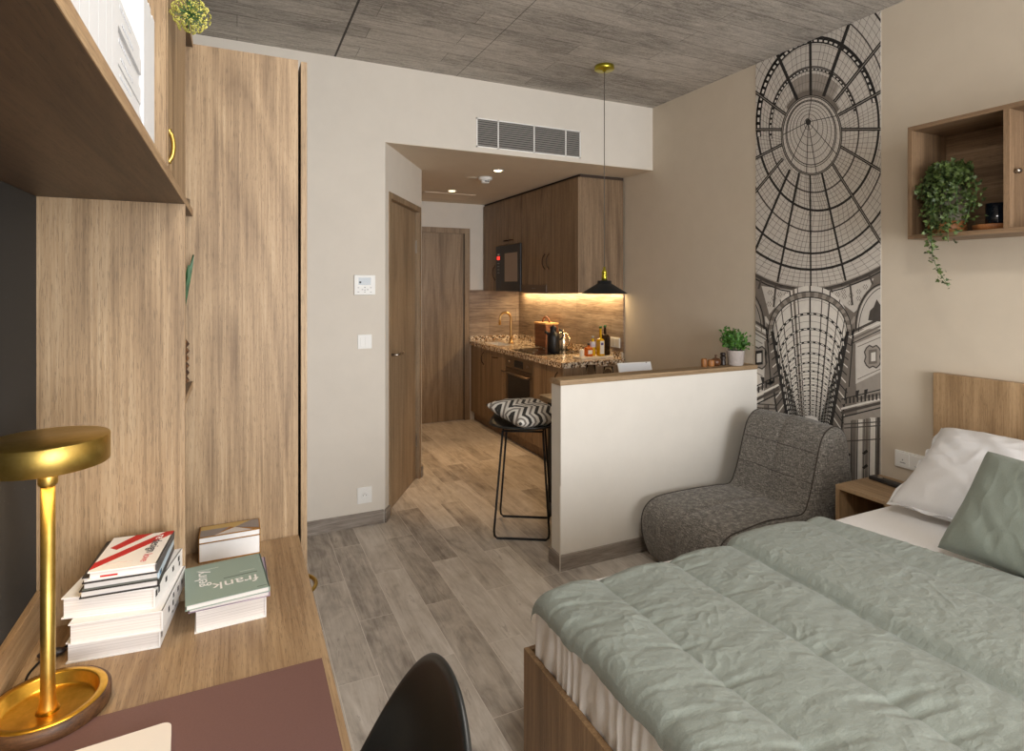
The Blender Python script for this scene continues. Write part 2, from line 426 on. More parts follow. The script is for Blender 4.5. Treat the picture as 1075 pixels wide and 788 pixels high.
# ------------------------------------------------------------------ room
H=2.90; XR=2.97; XL=-.40; YF=3.685; YB=6.09; HZ=2.41; YW=-2.8
struct('floor',MB().box(XL-.1,XR+.1,YW-.1,YB+.1,-.1,0),FLOOR)
struct('ceiling',MB().box(XL-.1,XR+.1,YW-.1,YF+.1,H,H+.1),CONC)
struct('ceiling_hall',MB().box(.6,XR+.1,YF+.1,YB+.1,HZ,HZ+.08),CEILH)
struct('wall_right',MB().box(XR,XR+.1,YW-.1,YB+.1,0,H),WALLR)
struct('wall_left',MB().box(XL-.1,XL,YW-.1,YF+.1,0,H),WALL)
struct('wall_far',MB().box(XL,.85,YF,YF+.1,0,H),WALL)
mb=MB().box(.85,XR,YF,YF+.1,HZ,H); struct('wall_bulkhead',mb,[WALL])
# underside of the bulkhead is painted like the hall ceiling
struct('ceiling_bulkhead',MB().box(.85,XR,YF+.002,YF+.1,HZ-.002,HZ+.0),CEILH)
# window wall behind the viewer
mb=MB().box(XL,.15,YW-.1,YW,0,H).box(2.7,XR,YW-.1,YW,0,H).box(.15,2.7,YW-.1,YW,2.55,H).box(.15,2.7,YW-.1,YW,0,.25)
struct('wall_window',mb,WALL)
w=struct('window_1',MB().box(.15,.2,YW-.07,YW-.02,.25,2.55).box(2.65,2.7,YW-.07,YW-.02,.25,2.55).box(.2,2.65,YW-.07,YW-.02,.25,.31).box(.2,2.65,YW-.07,YW-.02,2.49,2.55).box(1.4,1.45,YW-.07,YW-.02,.31,2.49),BLACKM)
# diagonal wall with door opening
ux,uy=.465/.898,.768/.898
D0=Vector((.85,YF,0)); 
MD=Matrix(((ux,-uy,0,D0.x),(uy,ux,0,D0.y),(0,0,1,0),(0,0,0,1)))   # local: x along the wall, y into the wall
t0,t1=.070,.865
mb=MB().box(0,t0,0,.1,0,HZ,M=MD).box(t1,.898,0,.1,0,HZ,M=MD).box(t0,t1,0,.1,2.108,HZ,M=MD)
struct('wall_diagonal',mb,WALL)
struct('wall_hall_left',MB().box(1.215,1.315,4.463,YB,0,HZ),WALL)
mb=MB().box(1.315,1.49,YB,YB+.1,0,HZ).box(2.354,XR,YB,YB+.1,0,HZ).box(1.49,2.354,YB,YB+.1,2.135,HZ)
struct('wall_hall_end',mb,WALL)
d=struct('door_1',MB().box(t0+.04,t1-.04,.028,.068,.004,2.066,M=MD,bev=.001),DOORZ)
struct('door_frame',MB().box(t0,t0+.04,-.006,.1,0,2.108,M=MD).box(t1-.04,t1,-.006,.1,0,2.108,M=MD).box(t0+.04,t1-.04,-.006,.1,2.068,2.108,M=MD),DOORZ,d)
hb=MB()
hb.lathe([(0,0),(.026,0),(.026,.008),(0,.008)],n=20,M=MD@Matrix.Translation((t0+.095,.028,1.04))@Matrix.Rotation(PI/2,4,'X'))
hb.tube([MD@Vector(p) for p in ((t0+.095,.026,1.04),(t0+.095,-.03,1.04),(t0+.11,-.036,1.04),(t0+.21,-.036,1.04))],.009,10)
h_=struct('door_handle',hb,STEEL,d)
struct('door_hinge',MB().box(t1-.046,t1-.036,.018,.03,1.75,1.85,M=MD).box(t1-.046,t1-.036,.018,.03,.25,.35,M=MD),STEEL,d)
d=struct('door_2',MB().box(1.55,2.294,YB+.02,YB+.06,.004,2.075,bev=.001),DOORZ)
struct('door_frame',MB().box(1.49,1.552,YB-.006,YB+.1,0,2.135).box(2.292,2.354,YB-.006,YB+.1,0,2.135).box(1.552,2.292,YB-.006,YB+.1,2.075,2.135),DOORZ,d)
struct('door_seam',MB().box(2.2865,2.292,YB+.012,YB+.02,.004,2.075),BLACKM,d)
# skirting
BH=.082
struct('baseboard_far',MB().box(.2,.838,YF-.012,YF,0,BH),BASEB)
struct('baseboard_diagonal',MB().box(-.012,t0,-.012,0,0,BH,M=MD).box(t1,.905,-.012,0,0,BH,M=MD),BASEB)
struct('baseboard_hall',MB().box(1.315,1.327,4.47,YB,0,BH),BASEB)
struct('baseboard_right',MB().box(XR-.012,XR,YW,2.65,0,BH).box(XR-.012,XR,2.77,4.05,0,BH),BASEB)
# half wall
HX=1.54; HY0=2.66; HY1=2.76; HZc=.973
struct('wall_half',MB().box(HX,XR,HY0,HY1,0,HZc),WALLH)
struct('trim_1',MB().box(HX-.006,XR,HY0-.006,HY1+.006,HZc,1.0,bev=.0015),CAPX)
struct('baseboard_half',MB().box(HX-.011,XR-.012,HY0-.011,HY0,0,BH).box(HX-.011,HX,HY0,HY1+.011,0,BH).box(HX,XR-.012,HY1,HY1+.011,0,BH),BASEB)
struct('trim_2',MB().box(HX-.0125,HX-.009,HY0-.0125,HY0-.009,0,.45),plain('pale corner strip',(225,218,206),.4),None)
# splashback
struct('trim_3',MB().box(2.345,XR-.011,YB-.01,YB,.88,1.45).box(XR-.01,XR,4.056,YB,.88,1.45),SPLASH)
struct('trim_4',MB().box(1.64,2.17,5.45,5.80,HZ-.006,HZ),plain('hatch paint',(222,208,188),.8))

# ------------------------------------------------------------------ vent grille
t=thing('ventilation_grille','long white louvred ventilation grille on the bulkhead above the kitchen passage','ventilation grille',(1.884,YF,2.436))
vx0,vx1,vz0,vz1=1.470,2.298,2.441,2.641
mb=MB().box(vx0,vx1,YF-.008,YF,vz1-.008,vz1).box(vx0,vx1,YF-.008,YF,vz0,vz0+.008).box(vx0,vx0+.008,YF-.008,YF,vz0,vz1).box(vx1-.008,vx1,YF-.008,YF,vz0,vz1)
secs=[1.470,1.632,1.912,2.172,2.298]
for x in secs[1:-1]: mb.box(x-.004,x+.004,YF-.008,YF,vz0,vz1)
part('frame',mb,plain('grille white',(246,244,240),.5),t)
part('backing',MB().box(vx0+.004,vx1-.004,YF-.0012,YF,vz0+.004,vz1-.004),plain('grille dark',(52,50,48),.8),t)
GS=plain('grille slat grey',(140,137,132),.5)
for k in range(12):
    z=vz0+.012+k*(vz1-vz0-.02)/12
    mb=MB()
    M=Matrix.Translation((0,YF-.0045,z+.006))@Matrix.Rotation(math.radians(-52),4,'X')
    mb.box(vx0+.009,vx1-.009,-.0052,.0052,-.0007,.0007,M=M)
    part('slat',mb,GS,t)

# ------------------------------------------------------------------ ceiling fittings in the hall
for (x,y),lb in (((1.866,5.30),'small round warm ceiling spotlight nearer the end door'),((1.866,4.21),'small round warm ceiling spotlight nearer the bulkhead edge')):
    t=thing('ceiling_spotlight',lb,'spotlight',(x,y,HZ),group='recessed spotlights in the passage ceiling')
    part('rim',MB().lathe([(.032,0),(.046,-.001),(.048,-.004),(.036,-.006),(.032,-.004)],(x,y,HZ),24),WHITEP,t)
    part('lens',MB().lathe([(0,-.002),(.034,-.002),(.034,-.004),(0,-.004)],(x,y,HZ),24),emit('spot lens glow',(255,226,170),14.0),t)
    l=bpy.data.lights.new('spot','SPOT'); l.energy=74 if y<5 else 52; l.color=(1,.62,.30); l.spot_size=math.radians(54); l.spot_blend=.7; l.shadow_soft_size=.03
    lo=bpy.data.objects.new('spotlight_beam',l); lo.location=(x,y,HZ-.02); C.objects.link(lo)
t=thing('smoke_detector','round white smoke detector on the passage ceiling with a dark sensor slot','smoke detector',(1.89,4.53,HZ))
part('housing',MB().lathe([(0,0),(.058,0),(.058,-.018),(.05,-.026),(0,-.026)],(1.89,4.53,HZ),28),WHITEP,t)
part('sensor',MB().lathe([(.034,-.026),(.034,-.046),(.028,-.05),(0,-.05)],(1.89,4.53,HZ),24),WHITEP,t)
part('sensor_slot',MB().box(1.872,1.908,4.494,4.497,HZ-.042,HZ-.032),INK,t)
single('ceiling_speaker',MB().lathe([(0,0),(.052,0),(.052,-.004),(.04,-.007),(0,-.006)],(1.80,4.60,HZ),28),plain('speaker cover',(200,186,166),.7),'flat round disc cover on the passage ceiling beside the smoke detector','ceiling cover',(1.80,4.60,HZ))

# ------------------------------------------------------------------ wall plates
t=thing('thermostat','square white wall thermostat with a grey display above the light switch','thermostat',(.72,YF,1.44))
part('housing',MB().box(.655,.785,YF-.014,YF,1.441,1.565,bev=.003),WHITEP,t)
part('display',MB().box(.681,.757,YF-.0150,YF-.014,1.503,1.549),plain('lcd grey',(178,186,192),.3),t)
part('icon',MB().box(.686,.697,YF-.0155,YF-.015,1.514,1.525),INK,t)
for i,(a,b) in enumerate(((.68,1.486),(.68,1.459),(.72,1.488),(.705,1.474),(.72,1.472),(.737,1.474),(.72,1.459),(.757,1.486),(.757,1.459))):
    part('button',MB().box(a-.005,a+.005,YF-.0148,YF-.0138,b-.002,b+.002),GREYP,t)
t=thing('light_switch','white double rocker light switch below the thermostat','light switch',(.72,YF,1.105))
part('plate',MB().box(.677,.764,YF-.008,YF,1.105,1.193,bev=.002),WHITEP,t)
for x in (.692,.7215): part('rocker',MB().box(x,x+.028,YF-.011,YF-.007,1.120,1.178,bev=.001),WHITEP,t)
def socket(x0,x1,z0,z1,lb):
    t=thing('wall_socket',lb,'socket',((x0+x1)/2,YF,z0))
    part('plate',MB().box(x0,x1,YF-.008,YF,z0,z1,bev=.002),WHITEP,t)
    cx_=(x0+x1)/2; cz=(z0+z1)/2
    M=Matrix.Translation((cx_,YF-.008,cz))@Matrix.Rotation(PI/2,4,'X')
    part('insert',MB().lathe([(0,.0005),(.018,.0005),(.021,.002),(.022,0)],n=24,M=M),WHITEP,t)
    for dx in (-.0095,.0095):
        part('pin_hole',MB().lathe([(0,.001),(.0026,.001),(.0026,0)],n=10,M=M@Matrix.Translation((dx,0,0))),INK,t)
    part('earth_pin',MB().lathe([(0,.006),(.002,.006),(.002,0)],n=10,M=M@Matrix.Translation((0,.009,0))),STEEL,t)
socket(.675,.765,.141,.241,'white wall socket low on the white wall just above the skirting')
t=thing('wall_socket','white double socket plate on the brown splashback behind the oil bottles','socket',(XR,4.17,.955))
part('plate',MB().box(XR-.018,XR-.010,4.10,4.235,.965,1.05,bev=.002),WHITEP,t)
for y in (4.11,4.172): part('insert',MB().box(XR-.020,XR-.017,y,y+.052,.975,1.04,bev=.001),plain('socket insert',(214,208,198),.5),t)
t=thing('bedside_switch_plate','white double switch plate on the wall above the nightstand','switch plate',(XR,1.74,.61))
part('plate',MB().box(XR-.012,XR,1.655,1.805,.605,.685,bev=.002),WHITEP,t)
part('rocker',MB().box(XR-.015,XR-.011,1.735,1.795,.613,.677,bev=.001),WHITEP,t)
part('rocker',MB().box(XR-.015,XR-.011,1.665,1.725,.613,.677,bev=.001),WHITEP,t)
part('icon',MB().box(XR-.0158,XR-.0149,1.752,1.778,.628,.632).box(XR-.0158,XR-.0149,1.763,1.768,.641,.647),GREYP,t)
part('icon',MB().box(XR-.0158,XR-.0149,1.675,1.71,.624,.627),GREYP,t)
# ------------------------------------------------------------------ photo mural of a glass dome, a flat print on the right wall
def make_mural():
    th=math.radians(25.28); s_,c_=math.sin(th),math.cos(th)
    def W(px,py):     # measured drawing coordinates of the print -> metres on the wall (y, z)
        a=(px-537.5)/611.; b=(299.5-py)/611.
        d=XR/(s_+a*c_); return (d*(c_-a*s_),1.5+b*d)
    Y0,Y1,Z0,Z1=1.880,2.671,0.0,2.9
    layers={}
    tones=[(206,200,192),(226,221,213),(160,152,143),(120,112,104),(78,72,67),(44,41,39),(240,236,230)]
    polys=[]
    def clip(P):
        for ax,lim,sg in ((0,Y0,1),(0,Y1,-1),(1,Z0,1),(1,Z1,-1)):
            out=[]
            for i in range(len(P)):
                a=P[i-1];b=P[i]; ia=(a[ax]-lim)*sg>=0; ib=(b[ax]-lim)*sg>=0
                if ia!=ib:
                    t=(lim-a[ax])/(b[ax]-a[ax]); q=[a[0]+(b[0]-a[0])*t,a[1]+(b[1]-a[1])*t]; q[ax]=lim; out.append(tuple(q))
                if ib: out.append(b)
            P=out
            if len(P)<3: return None
        return P
    def poly(pts,tone,lay):
        P=clip([W(*p) for p in pts])
        if P: polys.append((P,tone,lay))
    def stroke(pts,w,tone,lay,dash=None):
        acc=0
        for i,(a,b) in enumerate(zip(pts,pts[1:])):
            dx,dy=b[0]-a[0],b[1]-a[1]; L=math.hypot(dx,dy)
            if L<1e-6: continue
            if dash and i%2: continue
            nx,ny=-dy/L*w/2,dx/L*w/2; ex,ey=dx/L*w*.15,dy/L*w*.15
            poly([(a[0]+nx-ex,a[1]+ny-ey),(b[0]+nx+ex,b[1]+ny+ey),(b[0]-nx+ex,b[1]-ny+ey),(a[0]-nx-ex,a[1]-ny-ey)],tone,lay)
    # rings: (cx, cy, rx, ry)
    R=[(852.5,142,31,41),(855,136,47,66),(859,130,64,91),(856,127,78,116),(853,122,100,144),(852,115,125,168),(852,106,158,195)]
    rad=[0,.17,.36,.5,.64,.80,1.0]
    def ring(k,n=72,da=0):
        a=R[k]; return [(a[0]+a[2]*math.cos(2*PI*i/n+da),a[1]+a[3]*math.sin(2*PI*i/n+da)) for i in range(n+1)]
    def at(u,ang):      # u in 0..6 between rings
        k=min(int(u),5); f=u-k
        q=[]
        for j in (k,k+1):
            a=R[j]; q.append((a[0]+a[2]*math.cos(ang),a[1]+a[3]*math.sin(ang)))
        return (q[0][0]*(1-f)+q[1][0]*f,q[0][1]*(1-f)+q[1][1]*f)
    poly([(700,-60),(1000,-60),(1000,330),(700,330)],0,1)
    # glass darker near the top of the lantern
    for i in range(16):
        a0=math.radians(200+i*9); a1=math.radians(209+i*9)
        for u0,u1,tn in ((0,.22,3),(.22,.75,2)):
            if 3<i<12 or (u0==0 and 1<i<14): poly([at(u0,a0),at(u1,a0),at(u1,a1),at(u0,a1)],tn,2)
    # thin panes
    degs=[-90,-64,-38,-16,0,25,50,75,90,105,125,142,160,180,207,237,270]
    for i in range(len(degs)-1):
        a,b=degs[i],degs[i+1]
        for k in range(1,6):
            an=math.radians(a+(b-a)*k/6)
            stroke([at(u/4,an) for u in range(0,25)],.42,3,3)
    for j in range(6):
        for k in (1,2,3):
            u=j+k/4; stroke([at(u,2*PI*i/90) for i in range(91)],.42,3,3)
    # main rings and ribs
    for k,wd in ((1,1.6),(2,2.4),(3,1.6),(4,2.2),(5,2.6)):
        stroke(ring(k),wd,4 if k in(1,3) else 5,5)
    for k,off,wb in ((1,.09,3.0),(2,.12,5.0)):       # beaded double rings on the upper half
        arc=[at(k-off,math.radians(172+i*2.5)) for i in range(70)]
        stroke(arc,wb,5,5); stroke(arc,wb*.42,1,6,dash=True)
    main=[((180,330),(100,150),3.4,0),((217,305),(215,100),2.8,0),((258,305),(350,45),3.4,0),((293,322),(480,88),3.6,1),((307,365),(480,270),3.6,1),
      ((312,412),(480,410),3.6,1),((305,462),(480,566),3.2,1),((278,508),(500,868),3.0,1),((250,540),(345,970),2.2,0),((215,555),(217,918),1.7,0),((180,550),(95,978),2.2,0),
      ((150,540),(0,890),2.4,0),((128,505),(10,648),3.0,1),((125,460),(10,520),3.2,1),((128,412),(10,412),3.4,1),((145,370),(10,270),3.4,1)]
    for p,q,wd,dbl in main:
        p=(780+p[0]/3.03,p[1]/3.03); q=(780+q[0]/3.03,q[1]/3.03)
        seg=[(p[0]+(q[0]-p[0])*k/6,p[1]+(q[1]-p[1])*k/6) for k in range(7)]
        stroke(seg,wd,5,7)
        if dbl: stroke(seg,.7,2,8)
    # lantern disc
    poly(ring(0,48)[:-1],0,7.5)
    cc=(849,128)
    def din(f,an):
        a=R[0]; e=(a[0]+a[2]*math.cos(an),a[1]+a[3]*math.sin(an)); return (cc[0]+(e[0]-cc[0])*f,cc[1]+(e[1]-cc[1])*f)
    for i in range(48): stroke([din(.2,2*PI*i/48),din(1,2*PI*i/48)],.3,2,8)
    for f in (.15,.3,.45,.58,.7,.82): stroke([din(f,2*PI*i/40) for i in range(41)],.6 if f!=.82 else 1.1,4,8)
    for a in (-30,30,80,100,135,180,270): stroke([din(0,math.radians(a)),din(1,math.radians(a))],.9,4,9)
    poly([(cc[0]+3*math.cos(i),cc[1]+3.5*math.sin(i)) for i in [2*PI*k/10 for k in range(10)]],5,10)
    stroke([din(.86,2*PI*i/48) for i in range(49)],.8,4,9)
    stroke(ring(0,60),2.6,5,10); stroke(ring(0,60,.05),.8,2,11)
    # ---- lower part: everything under the dome rim
    rim=[(700,262),(740,276),(780,283),(794,289),(806,295),(820,300),(836,303),(852,304),(868,303),(884,299),(900,293),(912,288),(925,281),(960,262),(1000,240)]
    poly(rim+[(1000,760),(700,760)],3,12)
    stroke(rim,3.4,4,14); stroke([(x,y-2.4) for x,y in rim],1.0,2,14); stroke([(x,y+4) for x,y in rim],1.3,5,14)
    # spandrels with pierced rosettes
    for pts in ([(800,300),(842,306),(818,318),(808,330)],[(868,306),(918,292),(906,320),(897,328)]):
        poly(pts,0,13)
    rr=random.Random(3)
    for cx0,cy0 in ((809,307),(813,313),(819,309),(826,309),(808,319),(880,309),(887,311),(894,310),(902,306),(909,301),(893,318),(902,313),(886,306)):
        for i in range(6):
            q=(cx0+2.1*math.cos(i*PI/3),cy0+2.1*math.sin(i*PI/3)); poly([(q[0]+.8*math.cos(j*PI/2),q[1]+.8*math.sin(j*PI/2)) for j in range(4)],3,14)
        poly([(cx0+.7*math.cos(j*PI/2),cy0+.7*math.sin(j*PI/2)) for j in range(4)],3,14)
    for x,y0,y1 in ((815,300,322),(834,302,312),(873,302,310),(893,298,320),(852,304,311),(800,292,303),(913,288,298)): stroke([(x,y0),(x-(852-x)*.06,y1)],2.0,4,15)
    # vault: nested arches toward a vanishing point
    V=(851,553)
    def arch(f,n=28,ex=1.0,w0=40,h0=44,sp=344):
        # f 1 near .. 0 far
        cx_=V[0]; xs=w0*f*ex; base=V[1]+(sp-V[1])*f; top=base-(h0*f)
        return [(cx_-xs*math.cos(PI*i/n),base-(base-top)*math.sin(PI*i/n)**.85) for i in range(n+1)]
    a0=arch(1.0)
    poly(a0+[(867,470),(835,470)],1,16)
    fs=[1,.885,.822,.767,.721,.682,.647,.617,.59,.566,.545,.526,.509,.494,.48,.467,.455,.445]
    # shade on the left of the vault
    for k in range(len(fs)-1):
        A=arch(fs[k]);B=arch(fs[k+1])
        poly([A[0],A[1],A[2],A[3],B[3],B[2],B[1],B[0]],0,17)
    for i in (0,3,6,9,11,14,17,19,22,25,28):
        stroke([arch(f)[i] for f in fs],1.5 if i in (9,19) else (2.4 if i in(0,28) else 1.0),4 if i not in (0,28) else 5,19)
    stroke([arch(f)[10] for f in fs],2.2,3,18)
    stroke([(V[0],arch(1)[14][1]),(V[0],440)],1.6,3,19)
    poly([(843,441),(846,437),(852,436),(858,438),(861,443),(852,446)],6,22)
    for k in range(1,18):
        A=arch(fs[k],32); wd=2.7*fs[k]**1.5+.3
        stroke(A,wd,5,20); stroke(A,wd*.5,1,21,dash=True)
        B=arch((fs[k]+fs[k-1])/2,24); stroke(B,.4,3,19)
    # inner pale arches at the far end of the vault
    for k in (1,2,3,4,5):
        f=fs[k]*.42; A=[(V[0]+(x-V[0]),y) for x,y in arch(f,20,sp=344)]
    # front arch band
    def band(w0,h0,sp,n=30): return [(V[0]-w0*math.cos(PI*i/n),sp-h0*math.sin(PI*i/n)**.9) for i in range(n+1)]
    o=band(44,46,352); i_=band(39,38,350)
    for k in range(30): poly([o[k],o[k+1],i_[k+1],i_[k]],3 if k%2 else 2,22)
    stroke(o,1.0,5,23); stroke(i_,1.0,5,23)
    # top glass behind the front arch
    # ---- facades
    def facade(sd):
        def X(v): return V[0]+sd*v        # v: distance from the vault axis
        far=8; 
        def line(y_near,y_far=None,v0=38,v1=78): pass
        # base wall
        poly([(X(39),344),(X(46),332),(X(74),330 if sd>0 else 330),(X(150),300),(X(150),560),(X(10),560),(X(6),455)],0 if sd<0 else 2,16)
        # slanting reveal beside the vault
        poly([(X(38),348),(X(46),338),(X(50),450),(X(50),560),(X(12),560),(X(22),455)],3,17)
        for k in range(14):
            f=k/14; stroke([(X(39-17*f),352+100*f),(X(46-14*f),356+112*f)],1.1,5 if k%2 else 1,18)
        stroke([(X(40),348),(X(20),460)],2.6,5,23)
        stroke([(X(46),345),(X(34),440),(X(28),520)],1.6,5,19)
        # lunette with arch
        cx0=X(74+6); 
        L=[(cx0-sd*32*math.cos(PI*.5*i/12),345-48*math.sin(PI*.5*i/12)) for i in range(13)]
        poly(L+[(cx0,345)],2 if sd<0 else 0,18)
        stroke(L,3.0,3,19); stroke(L,1.0,5,20); stroke([(x+sd*3,y+3) for x,y in L],.8,5,20)
        if sd>0: poly([(912,336),(914,326),(918,322),(921,314),(925,320),(930,330),(930,338)],4,20)
        # entablature
        def lean(v,y): return y-(v-45)*.42 if sd>0 else y-(v-40)*.55
        for y,wd,tn in ((346,2.6,4),(350,1.4,1),(354,2.0,3),(358,.9,5)):
            stroke([(X(43),lean(43,y)+2),(X(78),lean(78,y))],wd,tn,19)
        # upper wall panel, pilaster, shield window
        poly([(X(48),lean(48,362)),(X(80),lean(80,362)),(X(80),lean(80,402)),(X(48),lean(48,404))],0,19)
        stroke([(X(50),lean(50,366)),(X(80),lean(80,366))],.8,3,20); stroke([(X(50),lean(50,400)),(X(80),lean(80,399))],.8,3,20)
        poly([(X(42),lean(42,362)),(X(48),lean(48,362)),(X(46),lean(46,406)),(X(37),lean(37,404))],3,20)
        stroke([(X(44.5),lean(44.5,362)),(X(41),lean(41,404))],1.2,5,21)
        wx=X(66 if sd>0 else 54); wy=lean(66 if sd>0 else 54,383); 
        sh=[(wx+r_*math.cos(q),wy+1.35*r_*math.sin(q)) for q,r_ in ((2*PI*k/16,9.5 if k%4 else 7.4) for k in range(16))]
        poly(sh,2,20); stroke(sh+[sh[0]],1.3,4,21)
        poly([(wx-4.4,wy-7),(wx+4.4,wy-8),(wx+4.4,wy+7),(wx-4.4,wy+8)],5 if sd<0 else 3,22)
        poly([(wx-1.8,wy-4),(wx+3,wy-5),(wx+3,wy+4.5),(wx-1.8,wy+5)],1,23)
        # balcony / cornice band
        def lean2(v,y): return y-(v-40)*(.12 if sd>0 else -.62)
        y0=412 if sd>0 else 392
        for y,wd,tn in ((0,1.2,5),(4,3.2,3),(10,2.2,1),(14,3.0,4),(19,1.4,5)):
            stroke([(X(33),lean2(33,y0+y+6)),(X(80),lean2(80,y0+y))],wd,tn,20)
        for k in range(11):
            v=38+k*4; stroke([(X(v),lean2(v,y0+5)),(X(v),lean2(v,y0+11))],1.7,5,21)
        for v in (48,57): poly([(X(v),lean2(v,y0-1)),(X(v+4),lean2(v,y0-2)),(X(v+2),lean2(v,y0+6)),(X(v),lean2(v,y0+6))],5,22)
        # lower storey
        yb=y0+22
        poly([(X(36),lean2(36,yb+3)),(X(80),lean2(80,yb)),(X(80),560),(X(30),560)],2,18)
        for v,tn,wd in ((46,3,5),(53,1,4.5),(60,3,3),(66,1,6),(72,4,3)):
            stroke([(X(v),lean2(v,yb+8)),(X(v-2),560)],wd,tn,19)
        for v in (43.5,50,57,63,69.5): stroke([(X(v),lean2(v,yb+8)),(X(v-1.5),560)],.8,5,20)
        for y in (yb+8,yb+12,yb+26): stroke([(X(36),y+3),(X(80),y)],1.2,4,21)
        for k in range(5):
            yy=yb+36+k*15
            stroke([(X(38),yy+10),(X(41),yy+6)],3.5,5,21); stroke([(X(56),yy+6),(X(60),yy+3)],3,5,21)
    facade(-1); facade(1)
    # build, one mesh
    bm=bmesh.new()
    def quadw(P,z,tone):
        vs=[bm.verts.new((XR-.0030-lay*.00012,p[0],p[1])) for p in P]
        try:
            f=bm.faces.new(vs); f.material_index=tone
        except ValueError: pass
    lay=0; quadw([(Y0,Z0),(Y1,Z0),(Y1,Z1),(Y0,Z1)],0,0)
    for P,tone,lay in polys: quadw(P,0,tone)
    bmesh.ops.recalc_face_normals(bm,faces=bm.faces)
    for f in bm.faces:
        if f.normal.x>0: f.normal_flip()
    me=bpy.data.meshes.new('wall_mural_print'); bm.to_mesh(me); bm.free()
    for i,c in enumerate(tones):
        me.materials.append(mottled('mural ink %d'%i,c,.8,5,30,0))
    t=thing('wall_mural','tall black and white photo mural of an arcade glass dome on the right wall','wall mural',(XR,2.275,0))
    o=bpy.data.objects.new('print',me); C.objects.link(o); o.parent=t; o.location=-Vector(t.location)
    part('paper',MB().box(XR-.0028,XR,Y0,Y1,Z0,Z1),plain('mural paper',(200,195,188),.8),t)
make_mural()
# ------------------------------------------------------------------ kitchen
KX=2.36; CT=.88
def handle_v(root,x,y,z0,z1,out=(-1,0,0),mat=None,r=.0055,name='handle',bul=.026):
    mb=MB().tube(bow((x,y,z0),(x,y,z1),out,bul),r,8); return part(name,mb,mat or BLACKM,root)
def handle_h(root,x,y0,y1,z,out=(-1,0,0),mat=None,r=.0055,bul=.026):
    mb=MB().tube(bow((x,y0,z),(x,y1,z),out,bul),r,8); return part('handle',mb,mat or BLACKM,root)
DKB=plain('dark bronze',(70,52,38),.4,.8)
def base_cab(y0,y1,lb,hnd):
    t=thing('base_cabinet',lb,'cabinet',(2.66,(y0+y1)/2,0),group='brown wood base cabinets of the kitchen row')
    part('body',MB().box(KX+.02,XR-.012,y0+.001,y1-.001,.10,.834),KITZ,t)
    d=part('door',MB().box(KX,KX+.019,y0+.0015,y1-.0015,.102,.832,bev=.001),KITZ,t)
    if hnd[0]=='v': handle_v(d,KX,hnd[1],.66,.80,mat=DKB)
    else: handle_h(d,KX,hnd[1],hnd[1]+.14,.775,mat=DKB)
    part('plinth',MB().box(KX+.045,KX+.06,y0,y1,0,.10),KITX,t)
    return t
base_cab(5.648,6.078,'brown base cabinet farthest from view beside the end door with a vertical bow handle',('v',5.70))
base_cab(5.142,5.646,'brown base cabinet under the sink beside the oven with a horizontal bow handle',('h',5.33))
t=base_cab(4.058,4.568,'brown base cabinet nearest the half wall at the open end of the kitchen row',('v',4.13))
part('end_panel',MB().box(KX,XR-.012,4.040,4.057,0,.834),KITZ,t)
t=thing('built_in_oven','steel built-in oven with dark glass door and bar handle under the granite worktop','oven',(2.66,4.855,0))
y0,y1=4.570,5.140
part('body',MB().box(KX+.02,XR-.012,y0+.001,y1-.001,.10,.834),BLACKM,t)
OST=plain('oven bronze steel',(150,132,112),.35,1.0)
part('control_panel',MB().box(KX-.002,KX+.019,y0+.002,y1-.002,.715,.832,bev=.001),OST,t)
part('display',MB().box(KX-.004,KX-.0018,4.76,4.94,.735,.80),plain('oven display glass',(20,20,22),.1),t)
part('knob',MB().lathe([(0,.012),(.016,.012),(.018,0),(0,0)],n=18,M=Matrix.Translation((KX-.002,4.66,.77))@Matrix.Rotation(-PI/2,4,'Y')),OST,t)
part('knob',MB().lathe([(0,.012),(.016,.012),(.018,0),(0,0)],n=18,M=Matrix.Translation((KX-.002,5.05,.77))@Matrix.Rotation(-PI/2,4,'Y')),OST,t)
d=part('door',MB().box(KX-.002,KX+.019,y0+.002,y0+.05,.20,.708).box(KX-.002,KX+.019,y1-.05,y1-.002,.20,.708).box(KX-.002,KX+.019,y0+.05,y1-.05,.665,.708).box(KX-.002,KX+.019,y0+.05,y1-.05,.20,.235),OST,t)
part('glass',MB().box(KX+.001,KX+.015,y0+.05,y1-.05,.235,.665),plain('oven glass',(34,32,32),.08),d)
part('handle',MB().tube([(KX,4.60,.675),(KX-.045,4.60,.675)],.005,8).tube([(KX,5.11,.675),(KX-.045,5.11,.675)],.005,8).tube([(KX-.045,4.575,.675),(KX-.045,5.135,.675)],.009,10),OST,d)
part('drawer_front',MB().box(KX,KX+.019,y0+.002,y1-.002,.102,.197),KITX,t)
part('plinth',MB().box(KX+.045,KX+.06,y0,y1,0,.10),KITX,t)
t=thing('granite_worktop','speckled brown granite worktop along the splashback over the base cabinets','worktop',(2.66,5.06,.835))
sx0,sx1,sy0,sy1=2.43,2.60,5.45,5.85
mb=MB().box(2.345,XR-.011,4.035,sy0,.835,CT).box(2.345,XR-.011,sy1,YB-.011,.835,CT).box(2.345,sx0,sy0,sy1,.835,CT).box(sx1,XR-.011,sy0,sy1,.835,CT)
part('slab',mb,GRAN,t)
part('upstand',MB().box(XR-.031,XR-.011,4.056,YB-.011,CT,.935).box(2.345,XR-.031,YB-.031,YB-.011,CT,.935),GRAN,t)
single('kitchen_sink',MB().box(sx0-.002,sx1+.002,sy0-.002,sy1+.002,CT+.0,CT+.002).box(sx0,sx0+.003,sy0,sy1,CT-.03,CT+.001),plain('sink steel',(220,210,196),.3,1.0),'shallow steel sink set in the granite worktop near the tap','sink') if False else None
t=thing('kitchen_sink','steel sink basin set in the granite worktop in front of the tap','sink',(2.515,5.65,.838))
